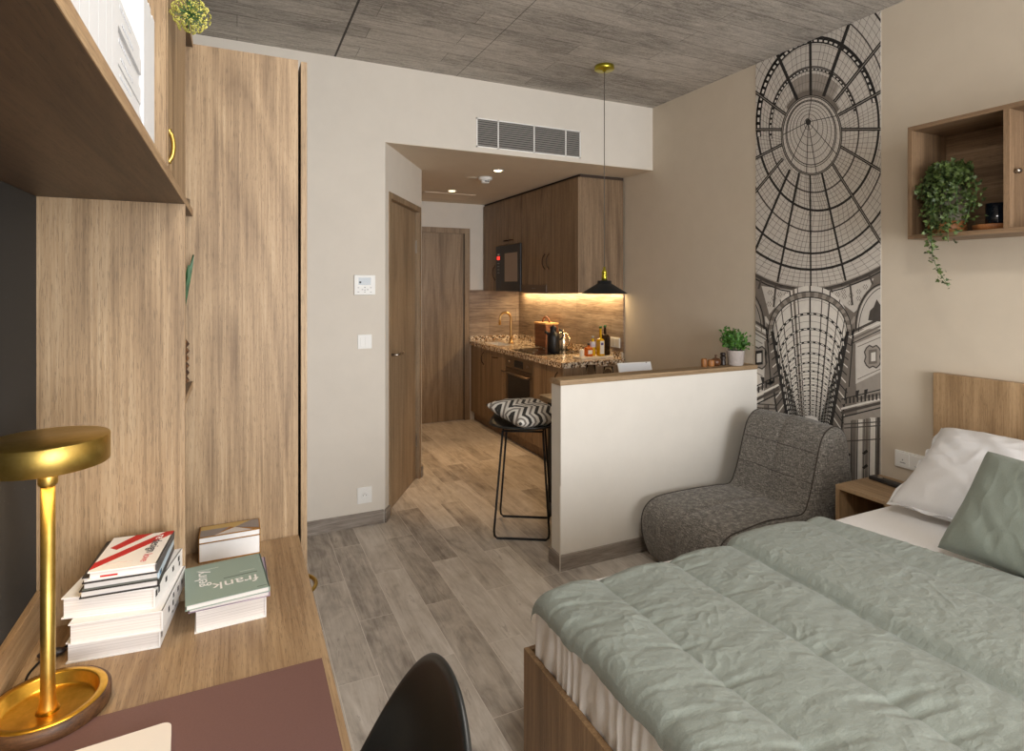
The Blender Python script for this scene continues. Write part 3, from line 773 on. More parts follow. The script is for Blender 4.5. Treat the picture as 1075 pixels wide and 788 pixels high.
SST=plain('sink steel',(222,212,198),.35,1.0)
part('basin',MB().box(sx0,sx1,sy0,sy1,.838,.84).box(sx0,sx0+.004,sy0,sy1,.84,CT+.001).box(sx1-.004,sx1,sy0,sy1,.84,CT+.001).box(sx0,sx1,sy0,sy0+.004,.84,CT+.001).box(sx0,sx1,sy1-.004,sy1,.84,CT+.001),SST,t)
part('drain',MB().lathe([(0,.842),(.03,.842),(.034,.8405)],(2.515,5.65,0),20),BLACKM,t)
t=thing('kitchen_tap','tall brass swan-neck tap behind the sink','tap',(2.66,5.66,CT))
tp=[(2.66,5.66,CT+z) for z in (0,.08,.16,.25)]+[(2.66-.065+.065*math.cos(a),5.66,CT+.26+.07*math.sin(a)) for a in [PI*k/12 for k in range(0,13)]]+[(2.53,5.66,CT+.20)]
TAPB=plain('tap brass',(206,166,110),.28,1.0)
part('spout',MB().tube(tp,.013,12),TAPB,t)
part('base',MB().lathe([(0,0),(.026,0),(.026,.012),(.017,.02),(.015,.05),(0,.05)],(2.66,5.66,CT),20),TAPB,t)
part('lever',MB().tube([(2.66,5.66,CT+.05),(2.66,5.60,CT+.075)],.005,8),TAPB,t)
t=thing('induction_hob','black glass induction hob set flush in the worktop under the black jug','hob',(2.66,4.83,CT))
part('glass_plate',MB().box(2.40,2.90,4.56,5.10,CT,CT+.005,bev=.001),plain('hob glass',(16,15,15),.06),t)
for x,y,r in ((2.53,4.70,.085),(2.53,4.95,.07),(2.77,4.70,.07),(2.77,4.95,.085)):
    part('cooking_zone',MB().lathe([(r,.0053),(r+.002,.0055),(r+.004,.0053)],(x,y,CT),32),GREYP,t)
# upper cabinets
UX=2.512; UZ0=1.440; UZ1=HZ
def upper(y0,y1,z0,z1,lb,hy,end=False,h2=None):
    t=thing('wall_cabinet',lb,'cabinet',(2.74,(y0+y1)/2,z0),group='brown wood wall cabinets above the worktop')
    part('body',MB().box(UX+.02,XR-.011,y0+.001,y1-.001,z0,z1-.012),KITZ,t)
    return t
def udoor(t,y0,y1,z0,z1,hy,hz0,hz1,horiz=False):
    d=part('door',MB().box(UX,UX+.019,y0+.0015,y1-.0015,z0,z1,bev=.001),KITZ,t)
    if horiz: handle_h(d,UX,hy-.05,hy+.05,hz0,mat=DKB)
    else: handle_v(d,UX,hy,hz0,hz1,mat=DKB)
t=upper(4.056,5.098,UZ0,UZ1,'wide two-door brown wall cabinet above the hob and worktop end','')
udoor(t,4.075,4.585,UZ0,2.385,4.55,1.64,1.79); udoor(t,4.588,5.097,1.505,2.385,4.625,1.64,1.79)
part('side_panel',MB().box(UX,XR-.011,4.056,4.074,UZ0,2.385),KITZ,t)
part('top_filler',MB().box(UX+.02,XR-.011,4.056,YB-.001,2.385,HZ-.001),plain('dark filler',(60,46,36),.7),t)
t=upper(5.10,5.70,1.915,UZ1,'small brown wall cabinet above the microwave with two tiny handles','')
udoor(t,5.102,5.399,1.92,2.385,5.34,1.96,0,True); udoor(t,5.401,5.698,1.92,2.385,5.46,1.96,0,True)
t=upper(5.702,6.075,UZ0,UZ1,'narrow tall brown wall cabinet in the corner beside the microwave','')
udoor(t,5.702,6.075,UZ0,2.385,5.75,1.55,1.72)
t=thing('microwave','black built-in microwave with red display in the wall cabinets','microwave',(2.74,5.40,1.445))
part('body',MB().box(UX+.005,XR-.011,5.104,5.696,1.447,1.912),BLACKM,t)
part('door',MB().box(UX-.012,UX+.005,5.104,5.57,1.441,1.912,bev=.002),plain('microwave black',(42,42,44),.35),t)
part('window',MB().box(UX-.0135,UX-.0118,5.17,5.47,1.54,1.83),plain('painted window reflection',(158,140,126),.3),t)  # reflected light painted as a pale diffuse colour
part('control_panel',MB().box(UX-.012,UX+.005,5.572,5.696,1.441,1.912,bev=.002),plain('microwave panel black',(38,38,40),.3),t)
part('display',MB().box(UX-.0135,UX-.0118,5.60,5.66,1.77,1.805),RED,t)
part('lit_digit',MB().box(UX-.0135,UX-.0118,5.605,5.655,1.82,1.832),plain('pale print',(200,200,196),.5),t)
for k in range(4): part('button',MB().box(UX-.0145,UX-.0118,5.605,5.655,1.63+k*.033,1.637+k*.033,bev=.001),GREYP,t)
t=thing('cooker_hood','slim grey pull-out cooker hood under the wide wall cabinet','cooker hood',(2.74,4.84,1.44))
part('body',MB().box(UX+.02,2.85,4.60,5.096,1.425,1.4395),plain('hood steel',(150,140,128),.4,.9),t)
part('front',MB().box(UX-.006,UX+.019,4.59,5.097,1.44,1.503,bev=.001),plain('hood steel front',(128,112,98),.4,.8),t)
part('label_mark',MB().box(UX-.0072,UX-.0058,4.80,4.87,1.470,1.474),GREYP,t)
single('under_cabinet_light',MB().box(2.86,2.89,4.10,4.58,1.4375,1.4397),LEDK,'warm light strip under the wide wall cabinet over the splashback','light strip')
single('under_cabinet_light',MB().box(2.86,2.89,5.72,6.0,1.4375,1.4397),LEDK,'warm light strip under the corner wall cabinet above the tap','light strip')
# worktop things
t=thing('black_jug','matt black insulated jug with spout and ring handle on the hob','jug',(2.62,4.66,CT+.005))
jc=(2.62,4.66,CT+.005)
JB=plain('matt black jug',(22,22,23),.45)
part('body',MB().lathe([(0,0),(.054,0),(.058,.006),(.058,.14),(.052,.165),(.036,.185),(.030,.19),(.030,.215),(.033,.225),(.033,.232),(0,.236)],jc,32),JB,t)
part('lid',MB().lathe([(0,.252),(.006,.252),(.009,.245),(.03,.238),(.031,.232),(0,.232)],jc,24),JB,t)
vd=Vector((.9,-.42,0))
part('spout',MB().tube([Vector(jc)-vd*.04+Vector((0,0,.165)),Vector(jc)-vd*.078+Vector((0,0,.195))],.014,12,r2=.011),JB,t)
part('handle',MB().tube([Vector(jc)+vd*(.055+.036*math.sin(a))+Vector((0,0,.165-.045*math.cos(a))) for a in [PI*k/14-.15 for k in range(16)]],.008,10),JB,t)
t=thing('bread_box','tall reddish wooden bread box with arched handle behind the black jug','bread box',(2.86,5.22,CT))
part('body',MB().box(2.79,2.935,5.12,5.36,CT+.001,CT+.24,bev=.006),BOARDW,t)
part('rim',MB().box(2.785,2.9375,5.115,5.365,CT+.225,CT+.243,bev=.004),plain('pale wood rim',(222,170,104),.5),t)
part('handle',MB().tube([(2.86,5.24-.07*math.cos(a),CT+.243+.055*math.sin(a)) for a in [PI*k/12 for k in range(13)]],.010,10),BOARDW,t)
t=thing('kettle','pale polished kettle behind the black jug beside the bread box','kettle',(2.84,4.86,CT+.005))
kc=(2.84,4.86,CT+.005); KP=plain('polished pale steel',(236,214,180),.22,.9)
part('body',MB().lathe([(0,0),(.062,0),(.066,.01),(.058,.10),(.042,.15),(.03,.165),(0,.172)],kc,28),KP,t)
part('spout',MB().tube([(2.80,4.93,CT+.12),(2.775,4.965,CT+.175),(2.77,4.975,CT+.20)],.012,10,r2=.007),KP,t)
part('handle',MB().tube(bow((2.84,4.81,CT+.17),(2.84,4.79,CT+.03),(.1,-1,0),.05),.008,8),KP,t)
part('knob',MB().sphere((2.84,4.86,CT+.188),.012),KP,t)
single('bottle_tray',MB().box(2.60,2.93,4.15,4.29,CT,CT+.016,bev=.004),plain('white marble tray',(240,226,204),.4),'white rectangular tray under the bottles at the worktop end','tray',(2.765,4.22,CT))
TZ=CT+.016
def bottle(nm,lb,cat,x,y,body_m,h,r,neck_h,cap_m,label=None,sq=True,grp=None):
    t=thing(nm,lb,cat,(x,y,TZ),group=grp)
    n=4 if sq else 24
    M=Matrix.Translation((x,y,TZ))@Matrix.Rotation(PI/4 if sq else 0,4,'Z')
    rr=r*1.35 if sq else r
    part('body',MB().lathe([(0,0),(rr*.96,0),(rr,.004),(rr,h*.86),(rr*.75,h*.95),(.012,h),(.010,h+neck_h),(0,h+neck_h)],n=n if not sq else 4,M=M,smooth=not sq),body_m,t)
    part('cap',MB().lathe([(0,0),(.0125,0),(.0125,.02),(0,.02)],(x,y,TZ+h+neck_h),16),cap_m,t)
    if label:
        k=rr*.7071 if sq else r
        part('label',MB().box(x-k*.8,x+k*.8,y-k-.0012,y-k-.0002,TZ+h*label[0],TZ+h*label[1]),label[2],t)
        if len(label)>3: part('label_mark',MB().box(x-k*.5,x+k*.5,y-k-.0018,y-k-.0010,TZ+h*label[3],TZ+h*label[4]),label[5],t)
    return t
AMB=plain('orange honey',(206,104,32),.15); 
bottle('oil_bottle','tall dark brown oil bottle with green cap at the right end of the tray','bottle',2.885,4.22,plain('dark oil glass',(40,26,12),.1),.185,.031,.055,plain('green cap',(44,84,40),.4))
bottle('oil_bottle','yellow oil bottle with white label between orange jar and dark bottle','bottle',2.825,4.20,plain('yellow oil',(206,160,26),.12),.150,.026,.085,plain('green cap 2',(44,90,44),.4),(.12,.86,plain('label white',(236,232,224),.5),.62,.76,plain('violet print',(92,78,130),.5)))
bottle('honey_jar','small square orange honey jar with white label on the tray','jar',2.717,4.22,AMB,.080,.027,.012,plain('dark cap',(60,52,48),.4),(.25,.66,plain('label white 2',(232,226,214),.5)))
t=thing('oil_bottle','short yellow bottle with pale label beside the orange jar','bottle',(2.772,4.24,TZ))
part('body',MB().lathe([(0,0),(.022,0),(.024,.004),(.024,.10),(.012,.125),(.010,.150),(0,.150)],(2.772,4.24,TZ),20),plain('yellow glass',(214,176,40),.12),t)
part('label',MB().lathe([(.0245,.075),(.0248,.077),(.0248,.12),(.0240,.121)],(2.772,4.24,TZ),20),plain('label lilac white',(214,208,220),.5),t)
part('cap',MB().lathe([(0,0),(.012,0),(.012,.018),(0,.018)],(2.772,4.24,TZ+.15),14),GREYP,t)
t=thing('candle','small white pillar candle at the left end of the tray','candle',(2.648,4.22,TZ))
part('wax',MB().lathe([(0,0),(.020,0),(.021,.002),(.021,.056),(.018,.060),(0,.057)],(2.648,4.22,TZ),20),plain('wax white',(238,228,212),.6),t)
part('wick',MB().tube([(2.648,4.22,TZ+.056),(2.649,4.22,TZ+.068)],.001,6),INK,t)
# ------------------------------------------------------------------ bar table behind the half wall
TT=.78
t=thing('bar_table','plain wooden bar table behind the half wall with the black stool at its corner','table',(2.38,3.08,0))
part('tabletop',MB().box(1.80,XR-.002,2.775,3.40,TT-.028,TT,bev=.002),CAPX,t)
for x,y in ((1.86,2.84),(1.86,3.33),(2.90,2.84),(2.90,3.33)): part('leg',MB().box(x-.02,x+.02,y-.02,y+.02,0,TT-.028,bev=.002),BLACKM,t)
t=thing('tablet','white tablet tilted on a stand on the bar table behind the half wall','tablet',(2.36,3.02,TT))
M=Matrix.Translation((2.37,3.06,TT+.012))@Matrix.Rotation(math.radians(-6),4,'Z')@Matrix.Rotation(math.radians(-22),4,'X')
part('body',MB().box(-.125,.125,0,.009,0,.215,M=M,bev=.003),WHITEP,t)
part('screen',MB().box(-.116,.116,-.0008,.0003,.009,.206,M=M),plain('pale screen',(226,228,232),.25),t)
part('lens',MB().box(.085,.095,-.0015,-.0005,.2075,.2115,M=M),INK,t)
part('stand',MB().box(-.05,.05,.085,.095,-.012,.12,M=Matrix.Translation((2.37,3.06,TT+.012))).box(-.05,.05,-.02,.10,-.012,-.006,M=Matrix.Translation((2.37,3.06,TT+.012))),WHITEP,t)
for (x,y),lb in (((2.145,3.10),'stemmed wine glass nearer the tablet on the bar table'),((2.09,3.22),'stemmed wine glass farther from the tablet on the bar table')):
    t=thing('wine_glass',lb,'glass',(x,y,TT),group='wine glasses on the bar table')
    part('bowl',MB().lathe([(0,.092),(.014,.096),(.030,.118),(.034,.145),(.030,.20),(.0285,.20),(.0325,.145),(.0285,.119),(.013,.098),(0,.095)],(x,y,TT),28),GLASS,t)
    part('stem',MB().lathe([(0,.094),(.005,.092),(.0032,.08),(.0032,.012),(.008,.006),(0,.006)],(x,y,TT),14),GLASS,t)
    part('foot',MB().lathe([(0,.006),(.008,.005),(.032,.0015),(.032,0),(0,0)],(x,y,TT),28),GLASS,t)
# ------------------------------------------------------------------ bar stool
sc=Vector((1.60,3.22,0)); ang=math.atan2(-.169,.284)
t=thing('bar_stool','black bar stool on thin wire sled legs beside the half wall end','stool',(sc.x,sc.y,0),ang)
def sled(y):
    pts=[(-.115,y*.8,.632),(-.165,y,.03),(-.155,y,.0065),(.0,y,.0065),(.155,y,.0065),(.165,y,.03),(.125,y*.8,.632)]
    out=[]
    return [pts[0],(-.163,y*.99,.05),(-.160,y,.02),(-.145,y,.0065),(.145,y,.0065),(.160,y,.02),(.163,y*.99,.05),pts[-1]]
part('sled_leg',MB().tube(sled(-.165),.0065,10),BLACKM,t,False)
part('sled_leg',MB().tube(sled(.165),.0065,10),BLACKM,t,False)
part('footrest',MB().tube([(.158,-.16,.105),(.158,.16,.105)],.0065,10),BLACKM,t,False)
part('seat_frame',MB().tube([(-.115,-.13,.632),(.125,-.13,.632),(.125,.13,.632),(-.115,.13,.632)],.0065,8,closed=True),BLACKM,t,False)
def seatf(u,v):
    a=2*PI*u; r=v; x=.205*r*math.copysign(abs(math.cos(a))**.75,math.cos(a)); y=.195*r*math.copysign(abs(math.sin(a))**.75,math.sin(a))
    back=max(0,(y-.02)/.175)          # low lip along the far side
    z=.642+.030*r**3+.085*back**2.2*(r**2)
    return Vector((x,y+.02*back,z))
mb=MB(); mb.grid(seatf,48,12,closeu=True); o=part('seat',mb,SHELL,t,False); addmod(o,'SOLIDIFY',thickness=.012,offset=-1)
def pillow_mesh(w,h,th,n=34,wr=.002,seed=0,pinch=.05,pw=.42,flange=0.0,fold=.004):
    mb=MB()
    def fn(sgn):
        def f(u,v):
            a=2*u-1; b=2*v-1
            x=a*w/2*(1-pinch*(1-b*b)); y=b*h/2*(1-pinch*(1-a*a))
            e=max(0,(1-a**4)*(1-b**4))
            z=sgn*th/2*e**pw
            nn=noise.noise(Vector((x*9+seed,y*9,sgn*3)))*wr*2+noise.noise(Vector((x*26+seed,y*22,sgn*5)))*wr
            dg=a*.8+b*.6; og=a*.6-b*.8; nn+=fold*noise.noise(Vector((dg*1.2+seed,og*5.5,2.0)))+fold*.45*max(0,1-abs(noise.noise(Vector((a*2+seed,b*3.2,5.0))))*3)**3
            return Vector((x,y,z+nn*min(1,e*3)))
        return f
    mb.grid(fn(1),n,n); mb.grid(fn(-1),n,n)
    bmesh.ops.remove_doubles(mb.bm,verts=mb.bm.verts,dist=1e-5)
    return mb
mb=pillow_mesh(.40,.36,.12,40,.002,3,.10,.55)
o=single('chevron_cushion',mb,CHEV,'black and white zigzag cushion lying on the black bar stool','cushion')
o.location=(1.615,3.19,.722); o.rotation_euler=(math.radians(9),math.radians(4),math.radians(12))
# ------------------------------------------------------------------ things on the half wall cap
def leafy(mb,c,n,rad,size,rng,flat=.8,lobes=False,zmin=None,up=.3):
    for k in range(n):
        d=Vector((rng.gauss(0,1),rng.gauss(0,1),abs(rng.gauss(0,1))*flat+up)).normalized()
        p=Vector(c)+d*rad*rng.uniform(.35,1.0)*Vector((1,1,1)).x
        leaf(mb,p,d,size*rng.uniform(.7,1.25),rng)
def leaf(mb,p,d,s,rng,pts=None):
    d=Vector(d).normalized(); q=d.orthogonal().normalized(); q=Matrix.Rotation(rng.uniform(0,2*PI),3,d)@q; nrm=d.cross(q)
    ax=(d*.55+q*.8).normalized(); sd=ax.cross(nrm+d*.2).normalized(); up=ax.cross(sd)
    P=pts or [(0,0),(.28,.30),(.55,.36),(.8,.22),(1,0),(.8,-.22),(.55,-.36),(.28,-.30)]
    vs=[mb.bm.verts.new(p+ax*a*s+sd*b*s+up*(abs(b)*.35-.15*a*a)*s) for a,b in P]
    f=mb.bm.faces.new(vs); f.smooth=False
IVYP=[(0,0),(.10,.30),(-.05,.52),(.32,.34),(.52,.55),(.62,.24),(1.05,0),(.62,-.24),(.52,-.55),(.32,-.34),(-.05,-.52),(.10,-.30)]
rng=random.Random(11)
t=thing('potted_herb','bushy green herb in a grey pot at the wall end of the half wall','potted plant',(2.832,2.708,1.0))
c0=(2.832,2.708,1.0)
part('pot',MB().lathe([(0,0),(.043,0),(.046,.003),(.054,.092),(.055,.094),(.050,.094),(.048,.080),(0,.080)],c0,32),TERRA,t)
part('soil',MB().lathe([(0,.083),(.047,.083)],c0,24),plain('soil',(50,36,26),.9),t)
mb=MB(); mst=MB()
for k in range(34):
    a=rng.uniform(0,2*PI); sp=rng.uniform(.15,1)**.7; h_=rng.uniform(.07,.155)*(1.25-.65*sp); 
    tip=Vector((c0[0]+math.cos(a)*.105*sp,c0[1]+math.sin(a)*.105*sp,1.09+h_))
    b0=Vector((c0[0]+math.cos(a)*.02,c0[1]+math.sin(a)*.02,1.085))
    mst.tube([b0,b0.lerp(tip,.5)+Vector((0,0,.015)),tip],.0012,5)
    for j in range(15):
        f=.35+.65*j/14; p=b0.lerp(tip,f)+Vector((rng.uniform(-.014,.014),rng.uniform(-.014,.014),rng.uniform(-.008,.012)))
        p.x=min(p.x,2.945)
        leaf(mb,p,Vector((rng.uniform(-1,1),rng.uniform(-1,1),rng.uniform(.1,1))),rng.uniform(.016,.027),rng)
part('foliage',mb,LEAF,t); part('stems',mst,STEM,t)
t=thing('pepper_mill','small dark turned pepper mill beside the grey herb pot','pepper mill',(2.755,2.735,1.0))
part('body',MB().lathe([(0,0),(.019,0),(.020,.004),(.017,.02),(.014,.035),(.019,.048),(.016,.058),(.0,.062)],(2.755,2.735,1.0),22),plain('ebony wood',(44,34,28),.4),t)
part('head',MB().lathe([(0,.060),(.015,.061),(.018,.070),(.014,.079),(0,.081)],(2.755,2.735,1.0),22),plain('ebony wood 2',(44,34,28),.4),t)
t=thing('sugar_bowl','small turned wooden bowl with knobbed dark lid on the half wall','bowl',(2.70,2.74,1.0))
part('bowl',MB().lathe([(0,0),(.022,0),(.030,.015),(.031,.03),(.024,.040),(0,.041)],(2.70,2.74,1.0),26),plain('dark brown wood',(92,56,30),.4),t)
part('lid',MB().lathe([(.024,.040),(.020,.046),(.005,.050),(.004,.055),(.008,.060),(.006,.067),(0,.068)],(2.70,2.74,1.0),22),plain('dark brown wood 2',(80,50,30),.4),t)
single('wooden_cup',MB().lathe([(0,0),(.020,0),(.021,.002),(.021,.036),(.018,.040),(.017,.036),(.017,.006),(0,.006)],(2.655,2.735,1.0),24),SMALLW,'light turned wooden cup between the bowl and the leftmost cup on the half wall','cup',(2.655,2.735,1.0),'small wooden cups on the half wall')
single('wooden_cup',MB().lathe([(0,0),(.017,0),(.018,.002),(.018,.046),(.016,.050),(.014,.046),(.014,.008),(0,.008)],(2.600,2.735,1.0),24),SMALLW,'leftmost small wooden cup on the half wall cap','cup',(2.600,2.735,1.0),'small wooden cups on the half wall')
# ------------------------------------------------------------------ pendant lamp
t=thing('pendant_lamp','black conical pendant lamp with brass socket hanging before the wall cabinets','pendant lamp',(2.122,3.111,H))
pc=(2.122,3.111,0)
part('ceiling_rose',MB().lathe([(0,H),(.062,H),(.062,H-.022),(.058,H-.025),(.014,H-.026),(.010,H-.036),(0,H-.036)],pc,32),BRASSY,t)
part('cord',MB().tube([(pc[0],pc[1],H-.03),(pc[0],pc[1],1.60)],.0026,8),plain('grey cord',(92,86,78),.7),t)
part('socket',MB().lathe([(0,1.620),(.007,1.618),(.009,1.600),(.017,1.590),(.017,1.575),(.013,1.570),(.018,1.562),(.018,1.530),(0,1.528)],pc,24),BRASSY,t)
part('shade',MB().lathe([(.012,1.532),(.044,1.530),(.046,1.512),(.050,1.509),(.142,1.452),(.144,1.448),(.140,1.449),(.048,1.504),(.042,1.506),(.040,1.526),(.012,1.528)],pc,48),BLACKM,t)
part('bulb',MB().lathe([(0,1.53),(.012,1.525),(.014,1.510),(.024,1.488),(.022,1.470),(.012,1.460),(0,1.457)],pc,24),plain('frosted bulb',(238,234,226),.4),t)
# ------------------------------------------------------------------ wardrobe
t=thing('wardrobe','tall light oak wardrobe closing the far end of the desk','wardrobe',(-.10,2.7,0))
part('side_panel',MB().box(XL+.002,.166,1.860,1.878,0,2.178),OAKZ,t)
part('body',MB().box(XL+.002,.160,1.8785,3.66,.002,2.176),plain('wardrobe inside dark',(40,34,28),.8),t)
for y0,y1,hy in ((1.862,2.76,2.70),(2.763,3.66,2.82)):
    d=part('door',MB().box(.174,.192,y0,y1,.01,2.176,bev=.001),OAKZ,t)
    part('handle',MB().tube(bow((.192,hy,.98),(.192,hy,1.14),(1,0,0),.028),.006,8),BRASS,d)
# ------------------------------------------------------------------ wall shelf unit with the open niche column
FX=-.112
t=thing('shelf_unit','light oak shelving over the desk with a long bookshelf and a narrow open niche column','shelf unit',(-.25,1.0,.75))
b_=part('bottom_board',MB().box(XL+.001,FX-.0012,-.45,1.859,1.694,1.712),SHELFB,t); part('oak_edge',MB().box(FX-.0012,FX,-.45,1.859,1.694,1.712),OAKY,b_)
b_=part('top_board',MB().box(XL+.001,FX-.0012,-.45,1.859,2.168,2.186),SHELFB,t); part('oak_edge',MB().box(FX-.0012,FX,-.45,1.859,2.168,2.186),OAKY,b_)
part('back_panel',MB().box(XL+.001,XL+.009,-.45,1.59,1.712,2.168),OAKZ,t)
part('divider',MB().box(XL+.009,FX-.001,1.185,1.20,1.712,2.168),OAKZ,t)
part('end_panel',MB().box(XL+.009,FX-.001,-.45,-.432,1.712,2.168),OAKZ,t)
d=part('door',MB().box(FX-.018,FX,1.202,1.578,1.7125,2.1675,bev=.0008),OAKZ,t)
part('handle',MB().tube(bow((FX,1.225,1.722),(FX,1.225,1.785),(1,0,0),.007),.004,8),BRASS,d)
part('side_panel',MB().box(XL+.001,FX,1.584,1.602,.7505,1.6935).box(XL+.001,FX,1.584,1.602,1.7125,2.1675),OAKZ,t)
b_=part('niche_shelf',MB().box(XL+.001,FX-.0012,1.6025,1.859,1.213,1.231),SHELFB,t); part('oak_edge',MB().box(FX-.0012,FX,1.6025,1.859,1.213,1.231),OAKY,b_)
part('niche_back',MB().box(XL+.001,XL+.009,1.6025,1.859,.7505,1.6935),OAKZ,t)
# charcoal board on the wall over the desk, low upstand
single('pinboard',MB().box(XL+.0005,XL+.006,-.45,1.583,.75,1.693),PINB,'charcoal speckled board on the wall over the desk under the bookshelf','pinboard')
# basket with snake plant, dill plant, tin
t=thing('woven_basket_plant','dark green blade-leaved plant in a brown woven basket in the niche','potted plant',(-.20,1.74,1.232))
part('basket',MB().lathe([(0,0),(.068,0),(.074,.01)]+[(.080+.003*math.cos(k*PI),.02+.0095*k) for k in range(12)]+[(.076,.125),(.072,.12),(.068,.02),(0,.02)],(-.196,1.74,1.232),36),WEAVE,t)
mb=MB(); rng=random.Random(4)
for k in range(9):
    a=rng.uniform(0,2*PI); b=Vector((-.196+.03*math.cos(a),1.74+.03*math.sin(a),1.30)); 
    tip=Vector((-.196+.055*math.cos(a),1.74+.07*math.sin(a),rng.uniform(1.50,1.60)))
    if k==0: b=Vector((-.165,1.765,1.30)); tip=Vector((-.110,1.835,1.585))
    if k==1: b=Vector((-.17,1.745,1.30)); tip=Vector((-.118,1.79,1.555))
    sd=(tip-b).cross(Vector((math.cos(a+1),math.sin(a+1),0))).normalized(); n_=(tip-b).cross(sd).normalized()
    ps=[]
    for j in range(9):
        f=j/8; w_=.014*(math.sin(PI*(.25+.75*f))**.7 if f<1 else 0); c_=b.lerp(tip,f)
        ps.append((mb.bm.verts.new(c_+sd*w_+n_*.003),mb.bm.verts.new(c_-n_*.002),mb.bm.verts.new(c_-sd*w_+n_*.003)))
    for A,B in zip(ps,ps[1:]):
        mb.bm.faces.new((A[0],A[1],B[1],B[0])); mb.bm.faces.new((A[1],A[2],B[2],B[1]))
part('leaves',mb,SNAKE,t)
t=thing('dill_plant','potted plant with a round yellow green flower head hanging before the shelf unit','potted plant',(-.20,1.27,2.187))
pcx=(-.22,1.27,2.187)
part('pot',MB().lathe([(0,0),(.05,0),(.062,.11),(.058,.11),(.05,.02),(0,.02)],pcx,28),TERRA,t)
mb=MB(); ms=MB(); rng=random.Random(8)
head=Vector((-.078,1.22,1.998))
ms.tube(catmull([(-.21,1.27,2.22),(-.19,1.26,2.36),(-.11,1.24,2.34),(-.085,1.225,2.16),tuple(head)],8),.002,6)
for k in range(70):
    z_=1-2*(k+.5)/70; a=k*2.39996; d_=Vector((math.sqrt(1-z_*z_)*math.cos(a),math.sqrt(1-z_*z_)*math.sin(a),z_))
    p=head+d_*.027*rng.uniform(.9,1.1)
    if p.x<FX+.004: continue
    ms.tube([head,p],.0006,4,cap=False)
    for j in range(13):
        d2=(d_*.9+Vector((rng.gauss(0,.6),rng.gauss(0,.6),rng.gauss(0,.6)))).normalized(); q=p+d2*.0055
        bmesh.ops.create_icosphere(mb.bm,subdivisions=1,radius=.0013,matrix=Matrix.Translation(q))
part('flowers',mb,DILL,t); part('stems',ms,STEM,t)
single('steel_tin',MB().lathe([(0,0),(.020,0),(.021,.002),(.021,.02),(.019,.022),(0,.022)],(-.136,1.80,1.7125),20),STEEL,'tiny steel tin on the niche shelf beside the long bookshelf','tin',(-.136,1.80,1.7125))
# books on the shelf
def shelf_book(y0,th,hh,dep,lb,marks=0,x1=-.118,z0=1.7125,grp='white books standing on the shelf',cat='book'):
    t=thing('book',lb,cat,(x1-dep/2,y0+th/2,z0),group=grp)
    part('cover',MB().box(x1-dep,x1,y0,y0+.0025,z0,z0+hh).box(x1-dep,x1,y0+th-.0025,y0+th,z0,z0+hh).box(x1-.003,x1,y0+.0025,y0+th-.0025,z0,z0+hh),SPINEW,t)
    part('page_block',MB().box(x1-dep+.004,x1-.003,y0+.0025,y0+th-.0025,z0+.003,z0+hh-.004),PAGES,t)
    if marks:
        mb=MB(); r_=random.Random(int(y0*1000)); z=z0+hh*.48
        for k in range(marks):
            L=r_.uniform(.004,.010); ww=th*.16
            mb.box(x1-.0001,x1+.0006,y0+th*.5-ww,y0+th*.5+ww*r_.uniform(.2,1),z,z+L*.45); z+=L
        part('spine_print',mb,plain('spine print grey',(128,130,134),.6),t)
    return t
WS='white books standing on the shelf'
ys=.10; spec=[(.036,.26,0),(.030,.27,8),(.04,.25,0),(.034,.28,9),(.03,.262,0),(.038,.27,8),(.032,.255,0),(.034,.27,0),(.036,.27,0),(.030,.265,0),(.034,.268,12),(.038,.262,0),(.034,.272,11),(.030,.266,14),(.032,.27,16)]
tot=sum(s[0]+.001 for s in spec); ys=.762-tot
nmz=['first','second','third','fourth','fifth','sixth','seventh','eighth','ninth','tenth','eleventh','twelfth','thirteenth','fourteenth','fifteenth']
vis=0
for i,(th_,hh,mk) in enumerate(spec):
    from_stack=len(spec)-i
    if i>=7:
        nm=nmz[from_stack-1]
        shelf_book(ys,th_,hh,.20,('white upright book touching the flat stack of books on the shelf' if from_stack==1 else '%s white upright book counting from the flat book stack on the shelf'%nm),mk)
    ys+=th_+.001
# flat stack
zz=1.7125
for k,thk in enumerate((.020,.017,.022,.018,.020,.019)):
    t=thing('book',['lowest','second from lowest','third from lowest','third from top','second from top','topmost'][k]+' white book of the flat stack on the long shelf','book',(-.22,.858,zz),group='white books lying flat on the shelf')
    x1=-.120-[0,.002,.001,.003,0,.002][k]; y0=.767; y1=.952-[0,.003,.001,.002,.004,.001][k]
    part('cover',MB().box(x1-.13,x1,y0,y1,zz,zz+.002).box(x1-.13,x1,y0,y1,zz+thk-.002,zz+thk).box(x1-.003,x1,y0,y1,zz+.002,zz+thk-.002),SPINEW,t)
    part('page_block',MB().box(x1-.127,x1-.003,y0+.003,y1-.003,zz+.002,zz+thk-.002),PAGES,t)
    mb=MB(); r_=random.Random(k+50); y=y0+.03
    for j in range(12):
        L=r_.uniform(.004,.009); mb.box(x1-.0001,x1+.0006,y,y+L*.6,zz+thk*.38,zz+thk*.38+thk*r_.uniform(.12,.26)); y+=L
    part('spine_print',mb,plain('spine print pale',(176,178,182),.6),t)
    zz+=thk+.0003
ys=.957
for i,(th_,hh) in enumerate(((.026,.205),(.020,.200),(.022,.204),(.018,.198),(.024,.203))):
    shelf_book(ys,th_,hh,.16,['tall slim white upright book right after the flat stack','second slim white upright book after the flat stack','middle slim white upright book beyond the flat stack','slim white upright book one before the shelf divider end','last slim white upright book nearest the shelf divider'][i],0); ys+=th_+.001
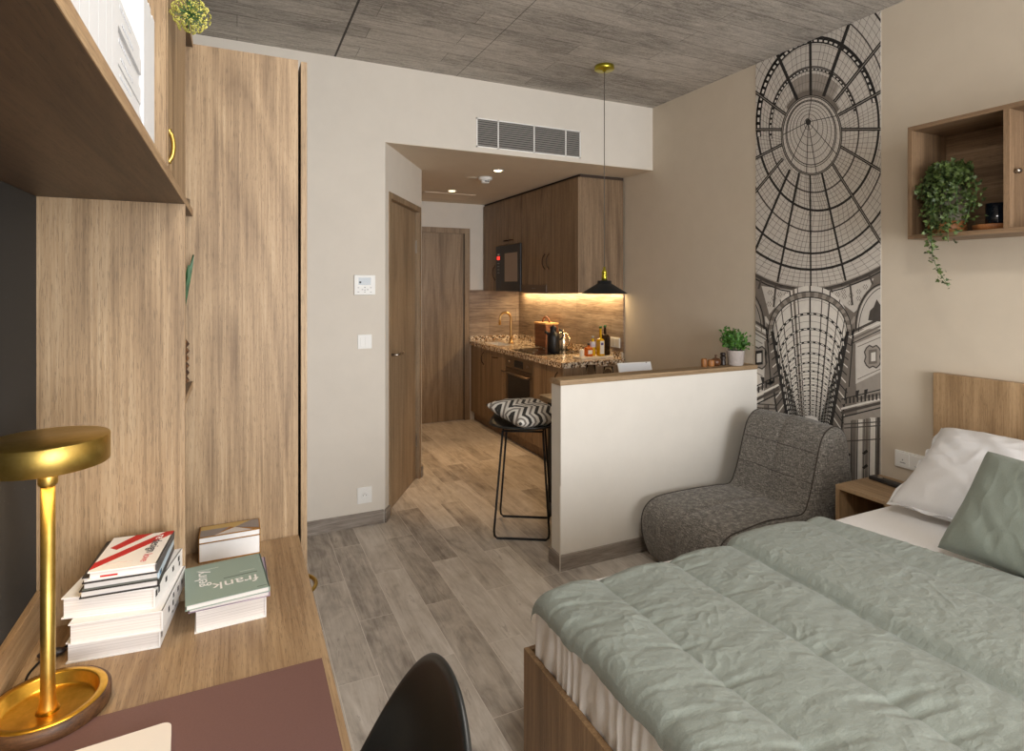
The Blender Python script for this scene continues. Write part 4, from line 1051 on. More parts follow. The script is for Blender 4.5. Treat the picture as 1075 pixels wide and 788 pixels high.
# ------------------------------------------------------------------ desk
DZ=.75
t=thing('desk','long light oak desk with low wall upstand and drawer unit','desk',(-.1,.7,0))
part('desktop',MB().box(XL+.001,.168,-.55,1.859,DZ-.028,DZ,bev=.003),OAKY,t)
part('upstand',MB().box(XL+.0065,XL+.020,-.55,1.583,DZ,.838,bev=.001),OAKY,t)
part('side_panel',MB().box(XL+.003,.14,-.55,-.53,0,DZ-.028),OAKZ,t)
part('drawer_case',MB().box(XL+.02,.145,1.40,1.858,.06,DZ-.0285),OAKZ,t)
for k in range(3):
    z1=DZ-.032-k*.215
    d=part('drawer',MB().box(.146,.162,1.402,1.856,z1-.211,z1,bev=.001),OAKY,t)
    part('handle',MB().tube(bow((.162,1.645,z1-.05),(.162,1.785,z1-.05),(1,0,0),.038),.0055,10),BRASS,d)
part('plinth',MB().box(XL+.04,.13,1.42,1.84,0,.06),BLACKM,t)
single('desk_pad',MB().box(-.345,.154,.30,1.220,DZ,DZ+.003,bev=.0008),MATM,'dark maroon desk pad lying on the oak desk','desk pad')
t=thing('laptop','closed cream white laptop with rounded corners on the maroon desk pad','laptop',(-.25,1.02,DZ+.003))
M=Matrix.Translation((-.10,1.133,DZ+.0035))@Matrix.Rotation(math.radians(4),4,'Z')
def rrect(x0,x1,y0,y1,r,n=6):
    P=[]
    for cx_,cy_,a0 in ((x1-r,y1-r,0),(x0+r,y1-r,PI/2),(x0+r,y0+r,PI),(x1-r,y0+r,3*PI/2)):
        for k in range(n+1): P.append((cx_+r*math.cos(a0+k*PI/2/n),cy_+r*math.sin(a0+k*PI/2/n)))
    return P
LW=plain('cream white aluminium',(238,228,216),.35)
mb=MB().prism(rrect(-.30,0,-.21,0,.014),0,.007)
for v in mb.bm.verts: v.co=M@v.co
part('base',mb,LW,t)
mb=MB().prism(rrect(-.30,0,-.21,0,.014),.0078,.0135)
for v in mb.bm.verts: v.co=M@v.co
part('lid',mb,LW,t)
mb=MB().box(-.28,-.02,-.206,-.196,.004,.0078,M=M); part('hinge',mb,GREYP,t)
# lamp
lc=(-.30,1.27,DZ)
t=thing('desk_lamp','brass disc desk lamp with dark wooden ring base, glowing under its shade','desk lamp',lc)
part('base_ring',MB().lathe([(.074,.0),(.090,0),(.0925,.003),(.0925,.024),(.090,.0265),(.086,.0265)],lc,64),RINGW,t)
part('tray',MB().lathe([(0,.006),(.066,.006),(.071,.009),(.0735,.0262),(.075,.0275),(.086,.0275),(.0872,.0262),(.0872,.020),(.080,.001),(0,.001)],lc,64),GOLD,t)
part('pole',MB().lathe([(0,.006),(.018,.006),(.014,.012),(.0115,.03),(.0108,.06),(.0108,.42),(0,.42)],lc,28),BRASS,t)
part('collar',MB().lathe([(.0108,.400),(.0135,.401),(.0145,.404),(.0145,.416),(.0135,.42),(.0108,.421)],lc,28),BRASS,t)
part('shade',MB().lathe([(.082,.438),(.0895,.4365),(.091,.438),(.091,.481),(.0895,.483),(0,.483),(0,.476),(.082,.476)],lc,64),BRASS,t)
part('diffuser',MB().lathe([(0,.441),(.0815,.441),(.0815,.446),(0,.446)],lc,48),LEDW,t)
part('neck',MB().lathe([(.0108,.418),(.012,.422),(.012,.441),(0,.441)],lc,24),BRASS,t)
cab=MB().tube(catmull([(-.385,1.30,DZ+.004),(-.345,1.36,DZ+.003),(-.352,1.40,DZ+.003),(-.374,1.385,DZ+.003),(-.371,1.35,DZ+.003),(-.34,1.345,DZ+.003),(-.315,1.355,DZ+.004),(-.302,1.35,DZ+.006)],6),.0022,8)
cab=MB().tube(catmull([(-.302,1.356,DZ+.006),(-.325,1.366,DZ+.003),(-.348,1.372,DZ+.003),(-.362,1.392,DZ+.003),(-.360,1.425,DZ+.003),(-.345,1.455,DZ+.007),(-.315,1.475,DZ+.008)],8),.0022,8)
part('power_cable',cab,BLACKM,t)
part('cable_switch',MB().sphere((-.338,1.458,DZ+.0095),.0095,sc=(2.6,1.1,.9)),plain('dark switch plastic',(50,44,44),.4),t)
# ------------------------------------------------------------------ desk books
def flatbook(name_lb,cx_,cy_,z,w,d,th,rz,cover,spine=None,ct=.0025,grp=None,page=None,over=.003,shape=None):
    """flat book: fore edges face -y, spine on +x"""
    t=thing('book',name_lb,'book',(cx_,cy_,z),math.radians(rz),grp)
    part('cover',MB().box(-w/2,w/2,-d/2,d/2,0,ct).box(-w/2,w/2,-d/2,d/2,th-ct,th),cover,t,False)
    part('page_block',MB().box(-w/2+over,w/2-.002,-d/2+over,d/2-over,ct,th-ct),page or PAGES,t,False)
    part('spine',MB().box(w/2-.002,w/2+.0008,-d/2,d/2,0,th),spine or cover,t,False)
    return t
def rotc(nl,w,d,rz):
    """centre from the near-left corner"""
    a=math.radians(rz); return (nl[0]+math.cos(a)*w/2-math.sin(a)*d/2, nl[1]+math.sin(a)*w/2+math.cos(a)*d/2)
def spine_marks(t,w,d,th,spots):
    mb=MB()
    for y,z,a,b in spots: mb.box(w/2+.0006,w/2+.0014,-d/2+y*d,-d/2+y*d+a,z*th,z*th+b*th)
    part('spine_print',mb,INK,t,False)
G1='thick white books in the tall pile on the desk'
w,d,th=.163,.20,.042
c=rotc((-.307,1.419),w,d,-6); t=flatbook('thick white book at the bottom of the tall desk pile',c[0],c[1],DZ,w,d,th,-6,WHITEB,grp=G1)
spine_marks(t,w,d,th,[(.05,.35,.006,.3),(.55,.3,.010,.22),(.70,.3,.008,.22)])
c=rotc((-.300,1.405),w,d,-7.5); t=flatbook('thick white book second from the bottom of the tall desk pile',c[0],c[1],DZ+.0422,w,d,th,-7.5,WHITEB,grp=G1)
spine_marks(t,w,d,th,[(.22,.35,.009,.26),(.40,.25,.008,.24),(.42,.6,.008,.22),(.62,.45,.009,.24),(.80,.4,.009,.24)])
w,d=.166,.205
c=rotc((-.317,1.432),w,d,-11); t=flatbook('thick white book third from the bottom, under the small books',c[0],c[1],DZ+.0844,w,d,.042,-11,WHITEB,grp=G1)
spine_marks(t,w,d,.042,[(.02,.5,.010,.3),(.10,.5,.008,.3),(.32,.5,.010,.25),(.55,.5,.010,.25),(.75,.6,.010,.25),(.78,.3,.007,.2)])
G2='small books on top of the tall desk pile'
z=DZ+.1266
w,d=.137,.178
c=rotc((-.284,1.412),w,d,-4); t=flatbook('small dark-covered book lowest of the four small books on the pile',c[0],c[1],z,w,d,.0155,-4,DARKB,grp=G2); z+=.0157
w,d=.132,.175
c=rotc((-.279,1.412),w,d,-4); t=flatbook('small pale blue spined book second lowest of the small books',c[0],c[1],z,w,d,.0155,-4,plain('grey green cover',(108,112,104),.5),plain('pale blue spine',(186,206,220),.4),grp=G2)
spine_marks(t,w,d,.0155,[(.08,.3,.012,.4)]); part('spine_patch',MB().box(w/2+.0006,w/2+.0014,-d/2+.012,-d/2+.022,.004,.011),plain('blue print',(48,120,170),.5),t,False); z+=.0157
w,d=.130,.175
c=rotc((-.278,1.405),w,d,-4); t=flatbook('small white book with grey spine directly under the red striped one',c[0],c[1],z,w,d,.0135,-4,DARKB,plain('grey spine',(86,84,84),.5),grp=G2); z+=.0137
w,d=.118,.165
c=rotc((-.265,1.385),w,d,-6); t=flatbook('small white book with diagonal red stripes topmost of the tall desk pile',c[0],c[1],z,w,d,.0165,-6,plain('white glossy cover',(232,230,228),.35),plain('grey spine 2',(78,76,76),.5),grp=G2)
mb=MB()
def on_top(mb,P,th,mi=0,lift=.0002):
    vs=[mb.bm.verts.new((x,y,th+lift)) for x,y in P]; f=mb.bm.faces.new(vs); f.material_index=mi
hw,hd=w/2,d/2; r8=lambda f,g:(-hw+f*w,-hd+g*d)
mb.prism([r8(0,.05),r8(1,.90),r8(1,1),r8(.86,1),r8(0,.25)],.0164,.0168)
mb.prism([r8(.07,.66),r8(.20,.58),r8(.64,.995),r8(.36,.995)],.0164,.0168)
part('red_stripes',mb,REDI,t,False)
part('red_mark',MB().box(-hw+.02,-hw+.05,-hd+.0026,-hd+.0032,.0028,.006),REDI,t,False)
def lay(body,size,mat,t,x,y,th,rot,sx=1.0): return text_mesh(body,size,mat,'lettering',t,Matrix.Translation((x,y,th+.0006))@Matrix.Rotation(rot,4,'Z'),sx=sx)
lay('design',.026,plain('dark grey print',(70,70,74),.5),t,-hw+.80*w,-hd+.55*d,.0168,-PI/2)
lay('re',.026,WHITEB,t,-hw+.82*w,-hd+.83*d,.0168,-PI/2)
lay('love',.022,plain('rose print',(214,120,124),.5),t,-hw+.78*w,-hd+.20*d,.0168,-PI/2)
part('small_print',MB().box(-hw+.2*w,-hw+.6*w,-hd+.155*d,-hd+.165*d,.0165,.0167).box(-hw+.2*w,-hw+.5*w,-hd+.18*d,-hd+.19*d,.0165,.0167),plain('pale rose print',(226,204,200),.5),t,False)
# green book pile
G3='books of the low pile with the sage green cover'
w,d=.142,.19
c=rotc((-.083,1.424),w,d,2); flatbook('thick white book at the bottom of the low pile with the green cover',c[0],c[1],DZ,w,d,.054,2,WHITEB,grp=G3)
w,d=.160,.185
c=rotc((-.098,1.409),w,d,1); t=flatbook('mauve covered book between the green book and the thick white one',c[0]+.004,c[1],DZ+.0542,w,d,.0105,1,MAUVE,grp=G3,ct=.001)
w,d=.165,.186
c=rotc((-.0985,1.398),w,d,4.5); t=flatbook('sage green book lying on top of the low pile',c[0],c[1],DZ+.0649,w,d,.0115,4.5,GREENB,plain('green book spine',(150,166,156),.5),grp=G3,ct=.001)
th=.0115
lay('frank',.046,WHITEB,t,.018,-.033,th,PI,1.0)
lay('gehry',.036,WHITEB,t,-.049,.018,th,PI/2,1.0)
for bb in ((-.058,-.012,.062,.0645),(-.058,-.030,.057,.0585),(.03,.062,.012,.014)): part('small_print',MB().box(*bb,th,th+.0002),plain('pale green print',(182,194,186),.5),t,False)
for bb in ((-.005,.066,-.004,-.0015),(.058,.078,-.082,-.080)): part('dark_print',MB().box(*bb,th,th+.0002),plain('dark green print',(70,84,78),.5),t,False)
# marble box
t=thing('marble_box','white marble box with brass edges and geometric lid at the far end of the desk','box',(-.018,1.80,DZ))
MARB=mottled('white marble',(232,232,232),.3,5,12,0); BRE=plain('aged brass edge',(176,130,66),.35,.8)
x0,x1,y0,y1=-.094,.059,1.778,1.856
part('body',MB().box(x0+.002,x1-.002,y0+.002,y1-.002,DZ+.0025,DZ+.051),MARB,t)
part('brass_edge',MB().box(x0,x1,y0,y1,DZ,DZ+.0025).box(x0,x0+.002,y0,y0+.002,DZ+.0025,DZ+.07).box(x1-.002,x1,y0,y0+.002,DZ+.0025,DZ+.07).box(x0,x1,y0,y1,DZ+.051,DZ+.0535),BRE,t)
d_=part('lid',MB().box(x0+.002,x1-.002,y0+.002,y1-.002,DZ+.0536,DZ+.067),MARB,t)
part('lid_frame',MB().box(x0,x1,y0,y1,DZ+.067,DZ+.0695),BRE,d_)
X=lambda f,g:(x0+.003+f*(x1-x0-.006),y0+.003+g*(y1-y0-.006))
ztop=DZ+.0695
part('lid_inlay',MB().prism([X(0,0),X(.24,0),X(.50,.62),X(0,.62)],ztop,ztop+.0003).prism([X(.58,.50),X(1,.10),X(1,1),X(.86,1)],ztop,ztop+.0003),plain('grey stone inlay',(132,124,122),.3),d_)
part('lid_inlay',MB().prism([X(.24,0),X(.88,0),X(.58,.50)],ztop,ztop+.0003),plain('pale stone inlay',(206,200,196),.3),d_)
part('lid_inlay',MB().prism([X(0,.62),X(.50,.62),X(.58,.50),X(.86,1),X(0,1)],ztop,ztop+.0003),plain('ochre inlay',(186,156,96),.35),d_)
# ------------------------------------------------------------------ desk chair
t=thing('desk_chair','black moulded tub chair pushed up to the desk edge','chair',(.13,.90,0))
cc=Vector((.141,.847))
def shellf(u,v):
    a=2*PI*u
    ex=math.copysign(abs(math.cos(a))**.746,math.cos(a)); ey=math.copysign(abs(math.sin(a))**.746,math.sin(a))
    X=cc.x+(.152 if ex>0 else .25)*ex; Y=cc.y+.211*ey; zr=max(.452,.92-.585*((1-ex)/2)**.74)
    if v<.55:
        f=v/.55; z=zr+(.475-zr)*f; k=1-.13*f*f
    else:
        f=(v-.55)/.45; z=.475-.035*math.sin(f*PI/2)**.8; k=.87*(1-f)
    if zr<.475: z=min(z,zr)
    return Vector((cc.x+(X-cc.x)*k,cc.y+(Y-cc.y)*k,z))
mb=MB(); mb.grid(shellf,72,26,closeu=True); o=part('shell',mb,SHELL,t); addmod(o,'SOLIDIFY',thickness=.014,offset=0); addmod(o,'SUBSURF',levels=1,render_levels=1)
lw=wood('chair leg beech',(150,112,74),(190,150,106),(210,176,134),axis='Z')
for sx_,sy_ in ((-1,-1),(-1,1),(1,-1),(1,1)):
    part('leg',MB().tube([(cc.x+.10*sx_,cc.y+.11*sy_,.435),(cc.x+.19*sx_,cc.y+.20*sy_,0)],.015,12,r2=.009),lw,t)
part('under_frame',MB().tube([(cc.x-.11,cc.y-.12,.40),(cc.x+.11,cc.y+.12,.40)],.008,8).tube([(cc.x+.11,cc.y-.12,.40),(cc.x-.11,cc.y+.12,.40)],.008,8),BLACKM,t)
# ------------------------------------------------------------------ bed
BX0=.787; BY1=1.583; BY0=.10
t=thing('bed','double bed with oak board frame, white mattress sheet and tall oak headboard','bed',(1.87,.85,0))
part('foot_board',MB().box(BX0,BX0+.018,BY0,BY1,.0,.40,bev=.001),BEDZ,t)
part('side_board',MB().box(BX0+.019,2.925,BY1-.018,BY1,.0,.40),BEDZ,t)
part('side_board',MB().box(BX0+.019,2.925,BY0,BY0+.018,.0,.40),BEDZ,t)
part('slat_base',MB().box(BX0+.02,2.92,BY0+.02,BY1-.02,.28,.30),BEDZ,t)
part('headboard',MB().box(2.932,XR-.001,BY0-.05,1.615,.0,1.094,bev=.002),HEADZ,t)
MX0,MX1,MY0,MY1=.812,2.93,.13,1.555
def matt(u,v):
    # u around a vertical rounded rectangle section in plan, v from bottom to top centre
    n=u*4; seg=int(n)%4; f=n-int(n)
    P=[(MX0,MY0),(MX0,MY1),(MX1,MY1),(MX1,MY0)]
    a=P[seg];b=P[(seg+1)%4]; x=a[0]+(b[0]-a[0])*f; y=a[1]+(b[1]-a[1])*f
    return x,y
mb=MB().box(MX0,MX1,MY0,MY1,.302,.575)
bmesh.ops.bevel(mb.bm,geom=mb.bm.edges[:],offset=.032,segments=4,affect='EDGES',profile=.5)
for f in mb.bm.faces: f.smooth=True
part('mattress',mb,WHITES,t)
# crinkled sheet skirt on the visible foot side
def skirt(u,v):
    y=MY1-.012-(MY1-MY0-.03)*u; z=.392+(.566-.392)*v
    amp=.0045*(1-v*.75); 
    x=MX0-.004-(amp*(math.sin(y*150+3*math.sin(y*23)+2*noise.noise(Vector((y*9,z*5,0))))) + .006*noise.noise(Vector((y*24,z*16,2)))*(1-.4*v))
    if v>.86: x+=.034*((v-.86)/.14)**2.2; z=min(z,.566)+.010*((v-.86)/.14)
    return Vector((x,y,z))
mb=MB(); mb.grid(skirt,520,34); part('sheet_side',mb,WHITES,t)
def skirt2(u,v):
    x=MX0+.03+(1.25)*u; z=.392+(.566-.392)*v
    y=MY1+.004+.0045*(1-v)*math.sin(x*140+3*math.sin(x*19))
    return Vector((x,y,z))
mb=MB(); mb.grid(skirt2,260,14); part('sheet_side',mb,WHITES,t)
# duvet
DX0,DX1,DY1,DY0=.785,2.02,1.53,.06
def duv(u,v):
    x=DX0+(DX1-DX0)*u; y=DY1-(DY1-DY0)*v
    # seams
    seams=[DX0-.02,1.005,1.285,1.545,1.915,2.05]
    z=.592; inc=0
    for a,b in zip(seams,seams[1:]):
        if a<=x<=b:
            f=(x-a)/(b-a); z+=.022*max(0,math.sin(PI*f))**.5
    lift=0
    wob=.012*noise.noise(Vector((y*3.1,0,3.3)))
    if x>1.545+wob: lift=.026*math.sqrt(min(1,(x-1.545-wob)/.03))
    if x>1.915: lift=.026-.012*math.sqrt(min(1,(x-1.915)/.02))
    z+=lift
    k=1.0 if x<1.54 else .5
    z+=k*(.0050*noise.noise(Vector((x*4.2,y*7.5,1.0)))+.0032*noise.noise(Vector((x*7+y*6,y*20-x*7,4.0))))
    # short creases that leave the seams
    for sx_,sd_,ph in ((1.005,4.0,2.0),(1.285,9.0,5.0),(.80,13.0,8.0)):
        q=math.exp(-((x-sx_)/.085)**2)
        cr=noise.noise(Vector((x*5.0+y*8,y*34+x*9,sd_)))
        z-=k*q*.012*max(0,cr-.10)
    z+=.0016*noise.noise(Vector((x*30,y*38,ph)))+.0009*noise.noise(Vector((x*80,y*70,ph)))
    mk=max(0,noise.noise(Vector((x*8,y*8,21.0)))+.25)
    z+=.0034*mk*max(0,1-abs(noise.noise(Vector((x*17+y*7,y*26-x*9,31.0))))*2.2)**4
    # edges
    e=min(1,max(0,(x-DX0))/.045); z-=.040*(1-math.sqrt(max(0,1-(1-e)**2)))
    zf=max(0,1-(DY1-y)/.05); z-=.045*(1-math.sqrt(max(0,1-zf**2)))
    hx=max(0,1-(DX1-x)/.02); z-=.034*(1-math.sqrt(max(0,1-hx**2)))
    xx=x+(y-1.5)*(-.26)*max(0,(x-1.93)/.09)*.9
    xx+=.010*noise.noise(Vector((y*6,x*2,11)))*(1-min(1,e)) 
    yy=y+.010*noise.noise(Vector((x*7,2,5)))*zf
    return Vector((xx,yy,z))
mb=MB(); V=mb.grid(duv,420,420)
# hem: short roll inwards under the visible edges
for row in ([V[0][j] for j in range(420)],[V[i][0] for i in range(420)],[V[-1][j] for j in range(420)]):
    low=[mb.bm.verts.new(v.co+Vector((0,0,-.010))) for v in row]
    for a,b,c_,d_ in zip(row,row[1:],low[1:],low):
        f=mb.bm.faces.new((a,b,c_,d_)); f.smooth=True
o=single('duvet',mb,SAGE,'sage green quilted duvet spread over the bed','duvet')
mb=pillow_mesh(.50,.70,.14,90,.0018,1,.045,.40,fold=.007)
bmesh.ops.scale(mb.bm,vec=(1,1,1),verts=mb.bm.verts)
# ruffled flange
ring_=[]
N=240
for k in range(N+1):
    a=2*PI*k/N; c0_=math.cos(a); s0_=math.sin(a); m_=max(abs(c0_),abs(s0_)); px_,py_=c0_/m_,s0_/m_
    x=px_*.25*(1-.045*(1-py_*py_)); y=py_*.35*(1-.045*(1-px_*px_))
    ring_.append((x,y,px_,py_))
for q in range(2):
    pass
rows=[]
for f_ in (0,.5,1):
    rows.append([mb.bm.verts.new((x*(1+.045*f_),y*(1+.04*f_),.006*f_*1.6*math.sin(k*.42+2*math.sin(k*.13)))) for k,(x,y,a_,b_) in enumerate(ring_)])
for A,B in zip(rows,rows[1:]):
    for k in range(N):
        f=mb.bm.faces.new((A[k],A[k+1],B[k+1],B[k])); f.smooth=True
o=single('white_pillow',mb,WHITEF,'large white pillow with ruffled edge leaning on the oak headboard','pillow')
o.location=(2.645,1.150,.745); o.rotation_euler=(0,math.radians(-29),math.radians(5))
mb=pillow_mesh(.40,.46,.13,90,.0016,6,.06,.45,fold=.0035)
o=single('green_pillow',mb,SAGEP,'sage green cushion leaning in front of the white pillow','cushion')
o.location=(2.285,.945,.752); o.rotation_euler=(math.radians(0),math.radians(-50),math.radians(-6))
# ------------------------------------------------------------------ nightstand and remote
t=thing('nightstand','small open oak cube nightstand beside the bed under the mural edge','nightstand',(2.79,1.745,0))
nx0,nx1,ny0,ny1,nz=2.615,XR-.013,1.618,1.876,.54
part('top',MB().box(nx0,nx1,ny0,ny1,nz-.02,nz,bev=.001),NIGHTY,t)
part('side',MB().box(nx0,nx1,ny1-.02,ny1,0.0,nz-.0205),HEADZ,t)
part('side',MB().box(nx0,nx1,ny0,ny0+.02,0.0,nz-.0205),HEADZ,t)
part('shelf',MB().box(nx0+.003,nx1,ny0+.0205,ny1-.0205,.22,.238),NIGHTY,t)
part('back',MB().box(nx1-.01,nx1,ny0+.0205,ny1-.0205,.238,nz-.0205),HEADZ,t)
part('shelf',MB().box(nx0+.003,nx1,ny0+.0205,ny1-.0205,.03,.048),NIGHTY,t)
t=thing('remote_control','dark grey remote control with a silver button on the nightstand','remote control',(2.86,1.76,nz))
M=Matrix.Translation((2.845,1.755,nz+.0005))@Matrix.Rotation(math.radians(-6),4,'Z')
mb=MB().box(-.022,.022,-.10,.10,0,.018,M=M,bev=.005); part('body',mb,plain('remote black',(38,36,36),.45),t)
part('button',MB().lathe([(0,.021),(.010,.021),(.012,.018),(0,.018)],n=24,M=M@Matrix.Translation((0,.055,0))),STEEL,t)
# ------------------------------------------------------------------ bean bag lounge chair
t=thing('lounge_chair','charcoal tweed armless lounge chair between the half wall and nightstand','lounge chair',(2.45,2.25,0))
prof=[(2.06,.02),(2.01,.09),(1.985,.20),(2.00,.285),(2.06,.335),(2.16,.352),(2.32,.365),(2.46,.362),(2.555,.362),(2.595,.42),(2.63,.52),(2.665,.64),(2.70,.725),(2.755,.768),(2.82,.765),(2.875,.71),(2.91,.55),(2.935,.30),(2.945,.10),(2.93,.02),(2.80,.005),(2.50,.005),(2.20,.005)]
pp=[Vector((p[0],p[1])) for p in catmull([(a,b,0) for a,b in prof],6,closed=True)] if False else [Vector((q.x,q.y)) for q in catmull([Vector((a,b,0)) for a,b in prof],6,closed=True)]
npf=len(pp)
nrm=[]
for i in range(npf):
    d_=pp[(i+1)%npf]-pp[i-1]; d_.normalize(); nrm.append(Vector((d_.y,-d_.x)))
area_=sum(pp[i].x*pp[(i+1)%npf].y-pp[(i+1)%npf].x*pp[i].y for i in range(npf))
if area_<0: nrm=[-n_ for n_ in nrm]
# y bounds vary with x: the seat front is a little wider on the far side
def yb(x,z):
    f=(x-1.98)/.96
    y0=1.985 if x<2.5 else 1.985
    y1=2.585-.075*min(1,f*1.5)
    return y0,y1
def lounge(u,v):
    i=int(u*npf)%npf; p=pp[i]; n_=nrm[i]
    e=min(v,1-v)*2; 
    r=.045; k=min(1,e/.14); off=-r*(1-math.sqrt(max(0,1-(1-k)**2)))
    vv=v
    bul=.008*math.sin(PI*v)
    q=p+n_*(off+bul)
    q.y=max(q.y,.0)
    y0,y1=yb(p.x,p.y)
    wv=.006*noise.noise(Vector((q.x*5,v*4,q.y*5)))
    return Vector((q.x+wv*.5,y0+(y1-y0)*vv,q.y+wv))
vals=[0,.004,.012,.025,.045,.07,.1,.2,.3,.4,.485,.5,.515,.6,.7,.8,.9,.93,.955,.975,.988,.996,1]
mb=MB(); rings=[]
for v in vals:
    ring=[]
    for i in range(npf):
        q=lounge((i+.01)/npf,v)
        if v==.5 and q.z>.03: q=Vector((q.x-nrm[i].x*.005,q.y,q.z-nrm[i].y*.005))
        ring.append(mb.bm.verts.new(q))
    rings.append(ring)
for A,B in zip(rings,rings[1:]):
    for k in range(npf):
        f=mb.bm.faces.new((A[k],A[(k+1)%npf],B[(k+1)%npf],B[k])); f.smooth=True
for R in (rings[0],rings[-1]):
    r=bmesh.ops.triangle_fill(mb.bm,edges=[e for e in set(e for v in R for e in v.link_edges) if e.verts[0] in R and e.verts[1] in R],use_beauty=True)
    for g in r['geom']:
        if isinstance(g,bmesh.types.BMFace): g.smooth=True
part('body',mb,TWEED,t)
PIPE=mottled('tweed piping',(66,60,55),.95,10,300,.1)
for v in (.045,.955):
    pts=[lounge((i+.01)/npf,v)+Vector((nrm[i].x,0,nrm[i].y))*.001 for i in range(npf) if pp[i].y>.03]
    j=max(range(len(pts)),key=lambda k:(pts[k]-pts[k-1]).length); pts=pts[j:]+pts[:j]
    part('piping',MB().tube(pts,.0035,6),PIPE,t)
for zt in (.50,.64):
    i=min((k for k in range(npf) if 2.55<pp[k].x<2.74 and pp[k].y<.74),key=lambda k:abs(pp[k].y-zt))
    part('seam',MB().tube([lounge((i+.01)/npf,v)+Vector((nrm[i].x,0,nrm[i].y))*-.0005 for v in [.05+.9*k/30 for k in range(31)]],.0018,6),PIPE,t)
# ------------------------------------------------------------------ wall shelf box with trailing plant
t=thing('wall_shelf_box','brown open wall shelf box with divider above the bed','wall shelf',(2.83,1.0,1.705))
bx0,bx1,by0,by1,bz0,bz1=2.70,XR-.001,.42,1.591,1.705,2.203
part('top_board',MB().box(bx0,bx1,by0,by1,bz1-.018,bz1),BOXY,t)
part('bottom_board',MB().box(bx0,bx1,by0,by1,bz0,bz0+.018),BOXY,t)
part('side_panel',MB().box(bx0,bx1,by1-.018,by1,bz0+.0185,bz1-.0185),wood('warm brown upright',(102,80,58),(134,108,82),(156,130,104),axis='Z'),t)
UPB=bpy.data.materials['warm brown upright']
part('side_panel',MB().box(bx0,bx1,by0,by0+.018,bz0+.0185,bz1-.0185),UPB,t)
dv=part('divider',MB().box(bx0,bx1,1.213,1.233,bz0+.0185,bz1-.0185),UPB,t)
part('back_panel',MB().box(bx1-.012,bx1,by0+.0185,1.2125,bz0+.0185,bz1-.0185).box(bx1-.012,bx1,1.2335,by1-.0185,bz0+.0185,bz1-.0185),BOXY,t)
part('knob',MB().sphere((2.74,1.200,1.945),.010,sc=(1.6,.9,1.1)).tube([(2.735,1.2125,1.943),(2.735,1.203,1.943)],.004,8),STEEL,dv)
pz=bz0+.018
t=thing('trailing_plant','trailing green ivy in a grey pot with wooden foot in the wall shelf box','potted plant',(2.80,1.485,pz))
p0=(2.80,1.485,pz)
part('pot_foot',MB().lathe([(0,0),(.058,0),(.066,.008),(.070,.02),(.070,.052),(0,.052)],p0,36),wood('pot wood',(130,80,44),(176,116,68),(204,148,98),axis='X',scale=2),t)
part('pot',MB().lathe([(0,.053),(.071,.053),(.072,.06),(.072,.20),(.068,.203),(.065,.195),(.065,.18),(0,.18)],p0,36),mottled('taupe ceramic',(122,112,98),.6,8,40,.1),t)
rng=random.Random(21)
mb=MB(); ms=MB()
crown=Vector((2.775,1.465,pz+.245))
for k in range(620):
    d_=Vector((rng.gauss(0,1),rng.gauss(0,1),rng.gauss(.2,.7))).normalized()
    p=crown+Vector((d_.x*.085,d_.y*.085,d_.z*.066+.005))*rng.uniform(.55,1.0)
    p.y=min(p.y,1.566); 
    leaf(mb,p,Vector((rng.uniform(-1,.2),rng.uniform(-1,1),rng.uniform(-.3,1))),rng.uniform(.017,.028),rng,IVYP)
strands=[]
def strand(path,dens,sp,sz=(.014,.022)):
    c_=catmull(path,10); ms.tube(c_,.0011,5)
    L=0
    for a,b in zip(c_,c_[1:]):
        n_=max(1,int((b-a).length*dens+rng.random()))
        for j in range(n_):
            p=a.lerp(b,rng.random())+Vector((rng.gauss(0,sp),rng.gauss(0,sp),rng.gauss(0,sp)))
            if p.y>1.566 and p.x>2.68: p.y=1.566
            if p.z<pz+.006 and p.x>2.69: p.x=2.685-rng.random()*.01
            leaf(mb,p,Vector((rng.uniform(-1,0),rng.uniform(-1,1),rng.uniform(-.6,.6))),rng.uniform(*sz),rng,IVYP)
for y_,zb,d_ in ((1.545,1.90,230),(1.52,1.80,300),(1.50,1.74,320),(1.475,1.72,330),(1.45,1.73,320),(1.425,1.76,280),(1.40,1.80,250)):
    strand([(2.76,y_,pz+.23),(2.715,y_,pz+.20),(2.700,y_-.005,(pz+.2+zb)/2),(2.698,y_-.01,zb)],d_,.012)
strand([(2.76,1.47,pz+.23),(2.70,1.475,pz+.16),(2.680,1.48,1.74),(2.672,1.475,1.66),(2.672,1.465,1.60),(2.672,1.44,1.545),(2.672,1.415,1.50)],190,.0085,(.012,.020))
strand([(2.76,1.45,pz+.22),(2.70,1.43,pz+.15),(2.682,1.42,1.76),(2.676,1.415,1.68)],230,.010)
strand([(2.76,1.50,pz+.22),(2.70,1.49,pz+.15),(2.682,1.485,1.74),(2.676,1.478,1.64)],220,.011)
strand([(2.78,1.43,pz+.22),(2.75,1.38,pz+.22),(2.73,1.345,pz+.20),(2.72,1.335,pz+.15),(2.715,1.345,pz+.08)],330,.014)
strand([(2.78,1.42,pz+.20),(2.74,1.37,pz+.14),(2.725,1.365,pz+.08),(2.715,1.375,pz+.03)],320,.014)
part('foliage',mb,IVY,t); part('stems',ms,STEM,t)
t=thing('wooden_dish','round wooden dish under the dark candle glass in the wall shelf box','dish',(2.80,1.32,pz))
part('dish',MB().lathe([(0,0),(.055,0),(.064,.006),(.068,.022),(.066,.026),(.062,.022),(.056,.012),(0,.010)],(2.80,1.315,pz),36),bpy.data.materials['pot wood'],t)
t=thing('candle_glass','dark blue glass candle jar standing on the wooden dish','candle',(2.81,1.30,pz+.012))
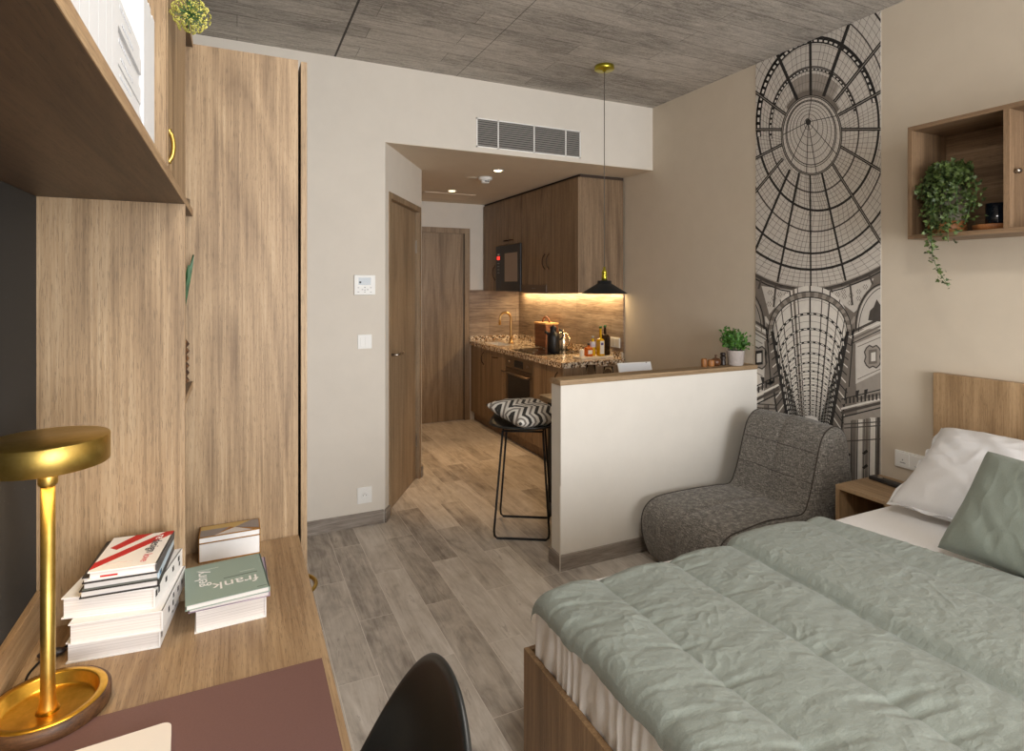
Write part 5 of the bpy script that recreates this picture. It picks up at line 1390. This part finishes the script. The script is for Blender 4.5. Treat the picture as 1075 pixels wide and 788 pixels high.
part('glass',MB().lathe([(0,0),(.036,0),(.038,.003),(.038,.10),(.036,.10),(.0345,.008),(0,.006)],(2.81,1.305,pz+.012),30),plain('dark blue glass',(14,20,30),.08),t)
part('wax',MB().lathe([(0,.009),(.034,.009),(.034,.07),(0,.07)],(2.81,1.305,pz+.012),24),plain('dark wax',(38,40,46),.5),t)

t=thing('fill_lamp','added round white flush fill lamp over the middle of the room','fill lamp',(.60,.25,H))  # added fixture out of view, brightens the bed and floor
part('housing',MB().lathe([(0,0),(.30,0),(.31,-.02),(.30,-.07),(.28,-.072),(.28,-.03),(0,-.03)],(.60,.25,H),48),WHITEP,t)
part('diffuser',MB().lathe([(0,-.055),(.279,-.055),(.279,-.050),(0,-.050)],(.60,.25,H),48),emit('fill lamp glow',(255,240,216),2.5),t)
# ------------------------------------------------------------------ camera, light
cam=bpy.data.cameras.new('camera'); co=bpy.data.objects.new('camera',cam); C.objects.link(co)
co.location=(0,0,1.5); co.rotation_euler=(PI/2,0,-math.radians(25.28)); cam.sensor_width=36; cam.lens=611/1075*36
cam.shift_y=-(394-299.5)/1075; cam.clip_start=.02
scene.camera=co
w=bpy.data.worlds.new('World'); scene.world=w; w.use_nodes=True
bg=w.node_tree.nodes['Background']; bg.inputs[0].default_value=(.80,.90,1.0,1); bg.inputs[1].default_value=1.0
def area(name,loc,rot,sx,sy,e,col):
    l=bpy.data.lights.new(name,'AREA'); l.shape='RECTANGLE'; l.size=sx; l.size_y=sy; l.energy=e; l.color=col
    o=bpy.data.objects.new(name,l); o.location=loc; o.rotation_euler=rot; C.objects.link(o); return o
area('window_daylight',(1.42,YW+.02,1.4),(PI/2,0,0),2.45,2.2,200,(.985,.99,1.0))
area('fill_lamp_light',(.60,.25,2.842),(0,0,0),.5,.5,28,(1.0,.955,.89)).data.shape='DISK'  # light of the added out-of-view fixture
area('counter_strip_light',(2.90,5.0,1.425),(0,math.radians(-12),0),.03,1.85,12,(1,.72,.38))
l=bpy.data.lights.new('desk_lamp_light','SPOT'); l.energy=1.6; l.color=(1,.80,.50); l.shadow_soft_size=.05; l.spot_size=math.radians(125); l.spot_blend=1.0
o=bpy.data.objects.new('desk_lamp_light',l); o.location=(-.30,1.27,1.185); C.objects.link(o)
scene.view_settings.view_transform='Standard'; scene.view_settings.look='None'; scene.view_settings.gamma=1.0
scene.view_settings.use_curve_mapping=False; scene.view_settings.exposure=0.0
scene.cycles.use_denoising=True
scene.cycles.max_bounces=8; scene.cycles.diffuse_bounces=5; scene.cycles.glossy_bounces=4; scene.cycles.transmission_bounces=8
scene.cycles.sample_clamp_indirect=6
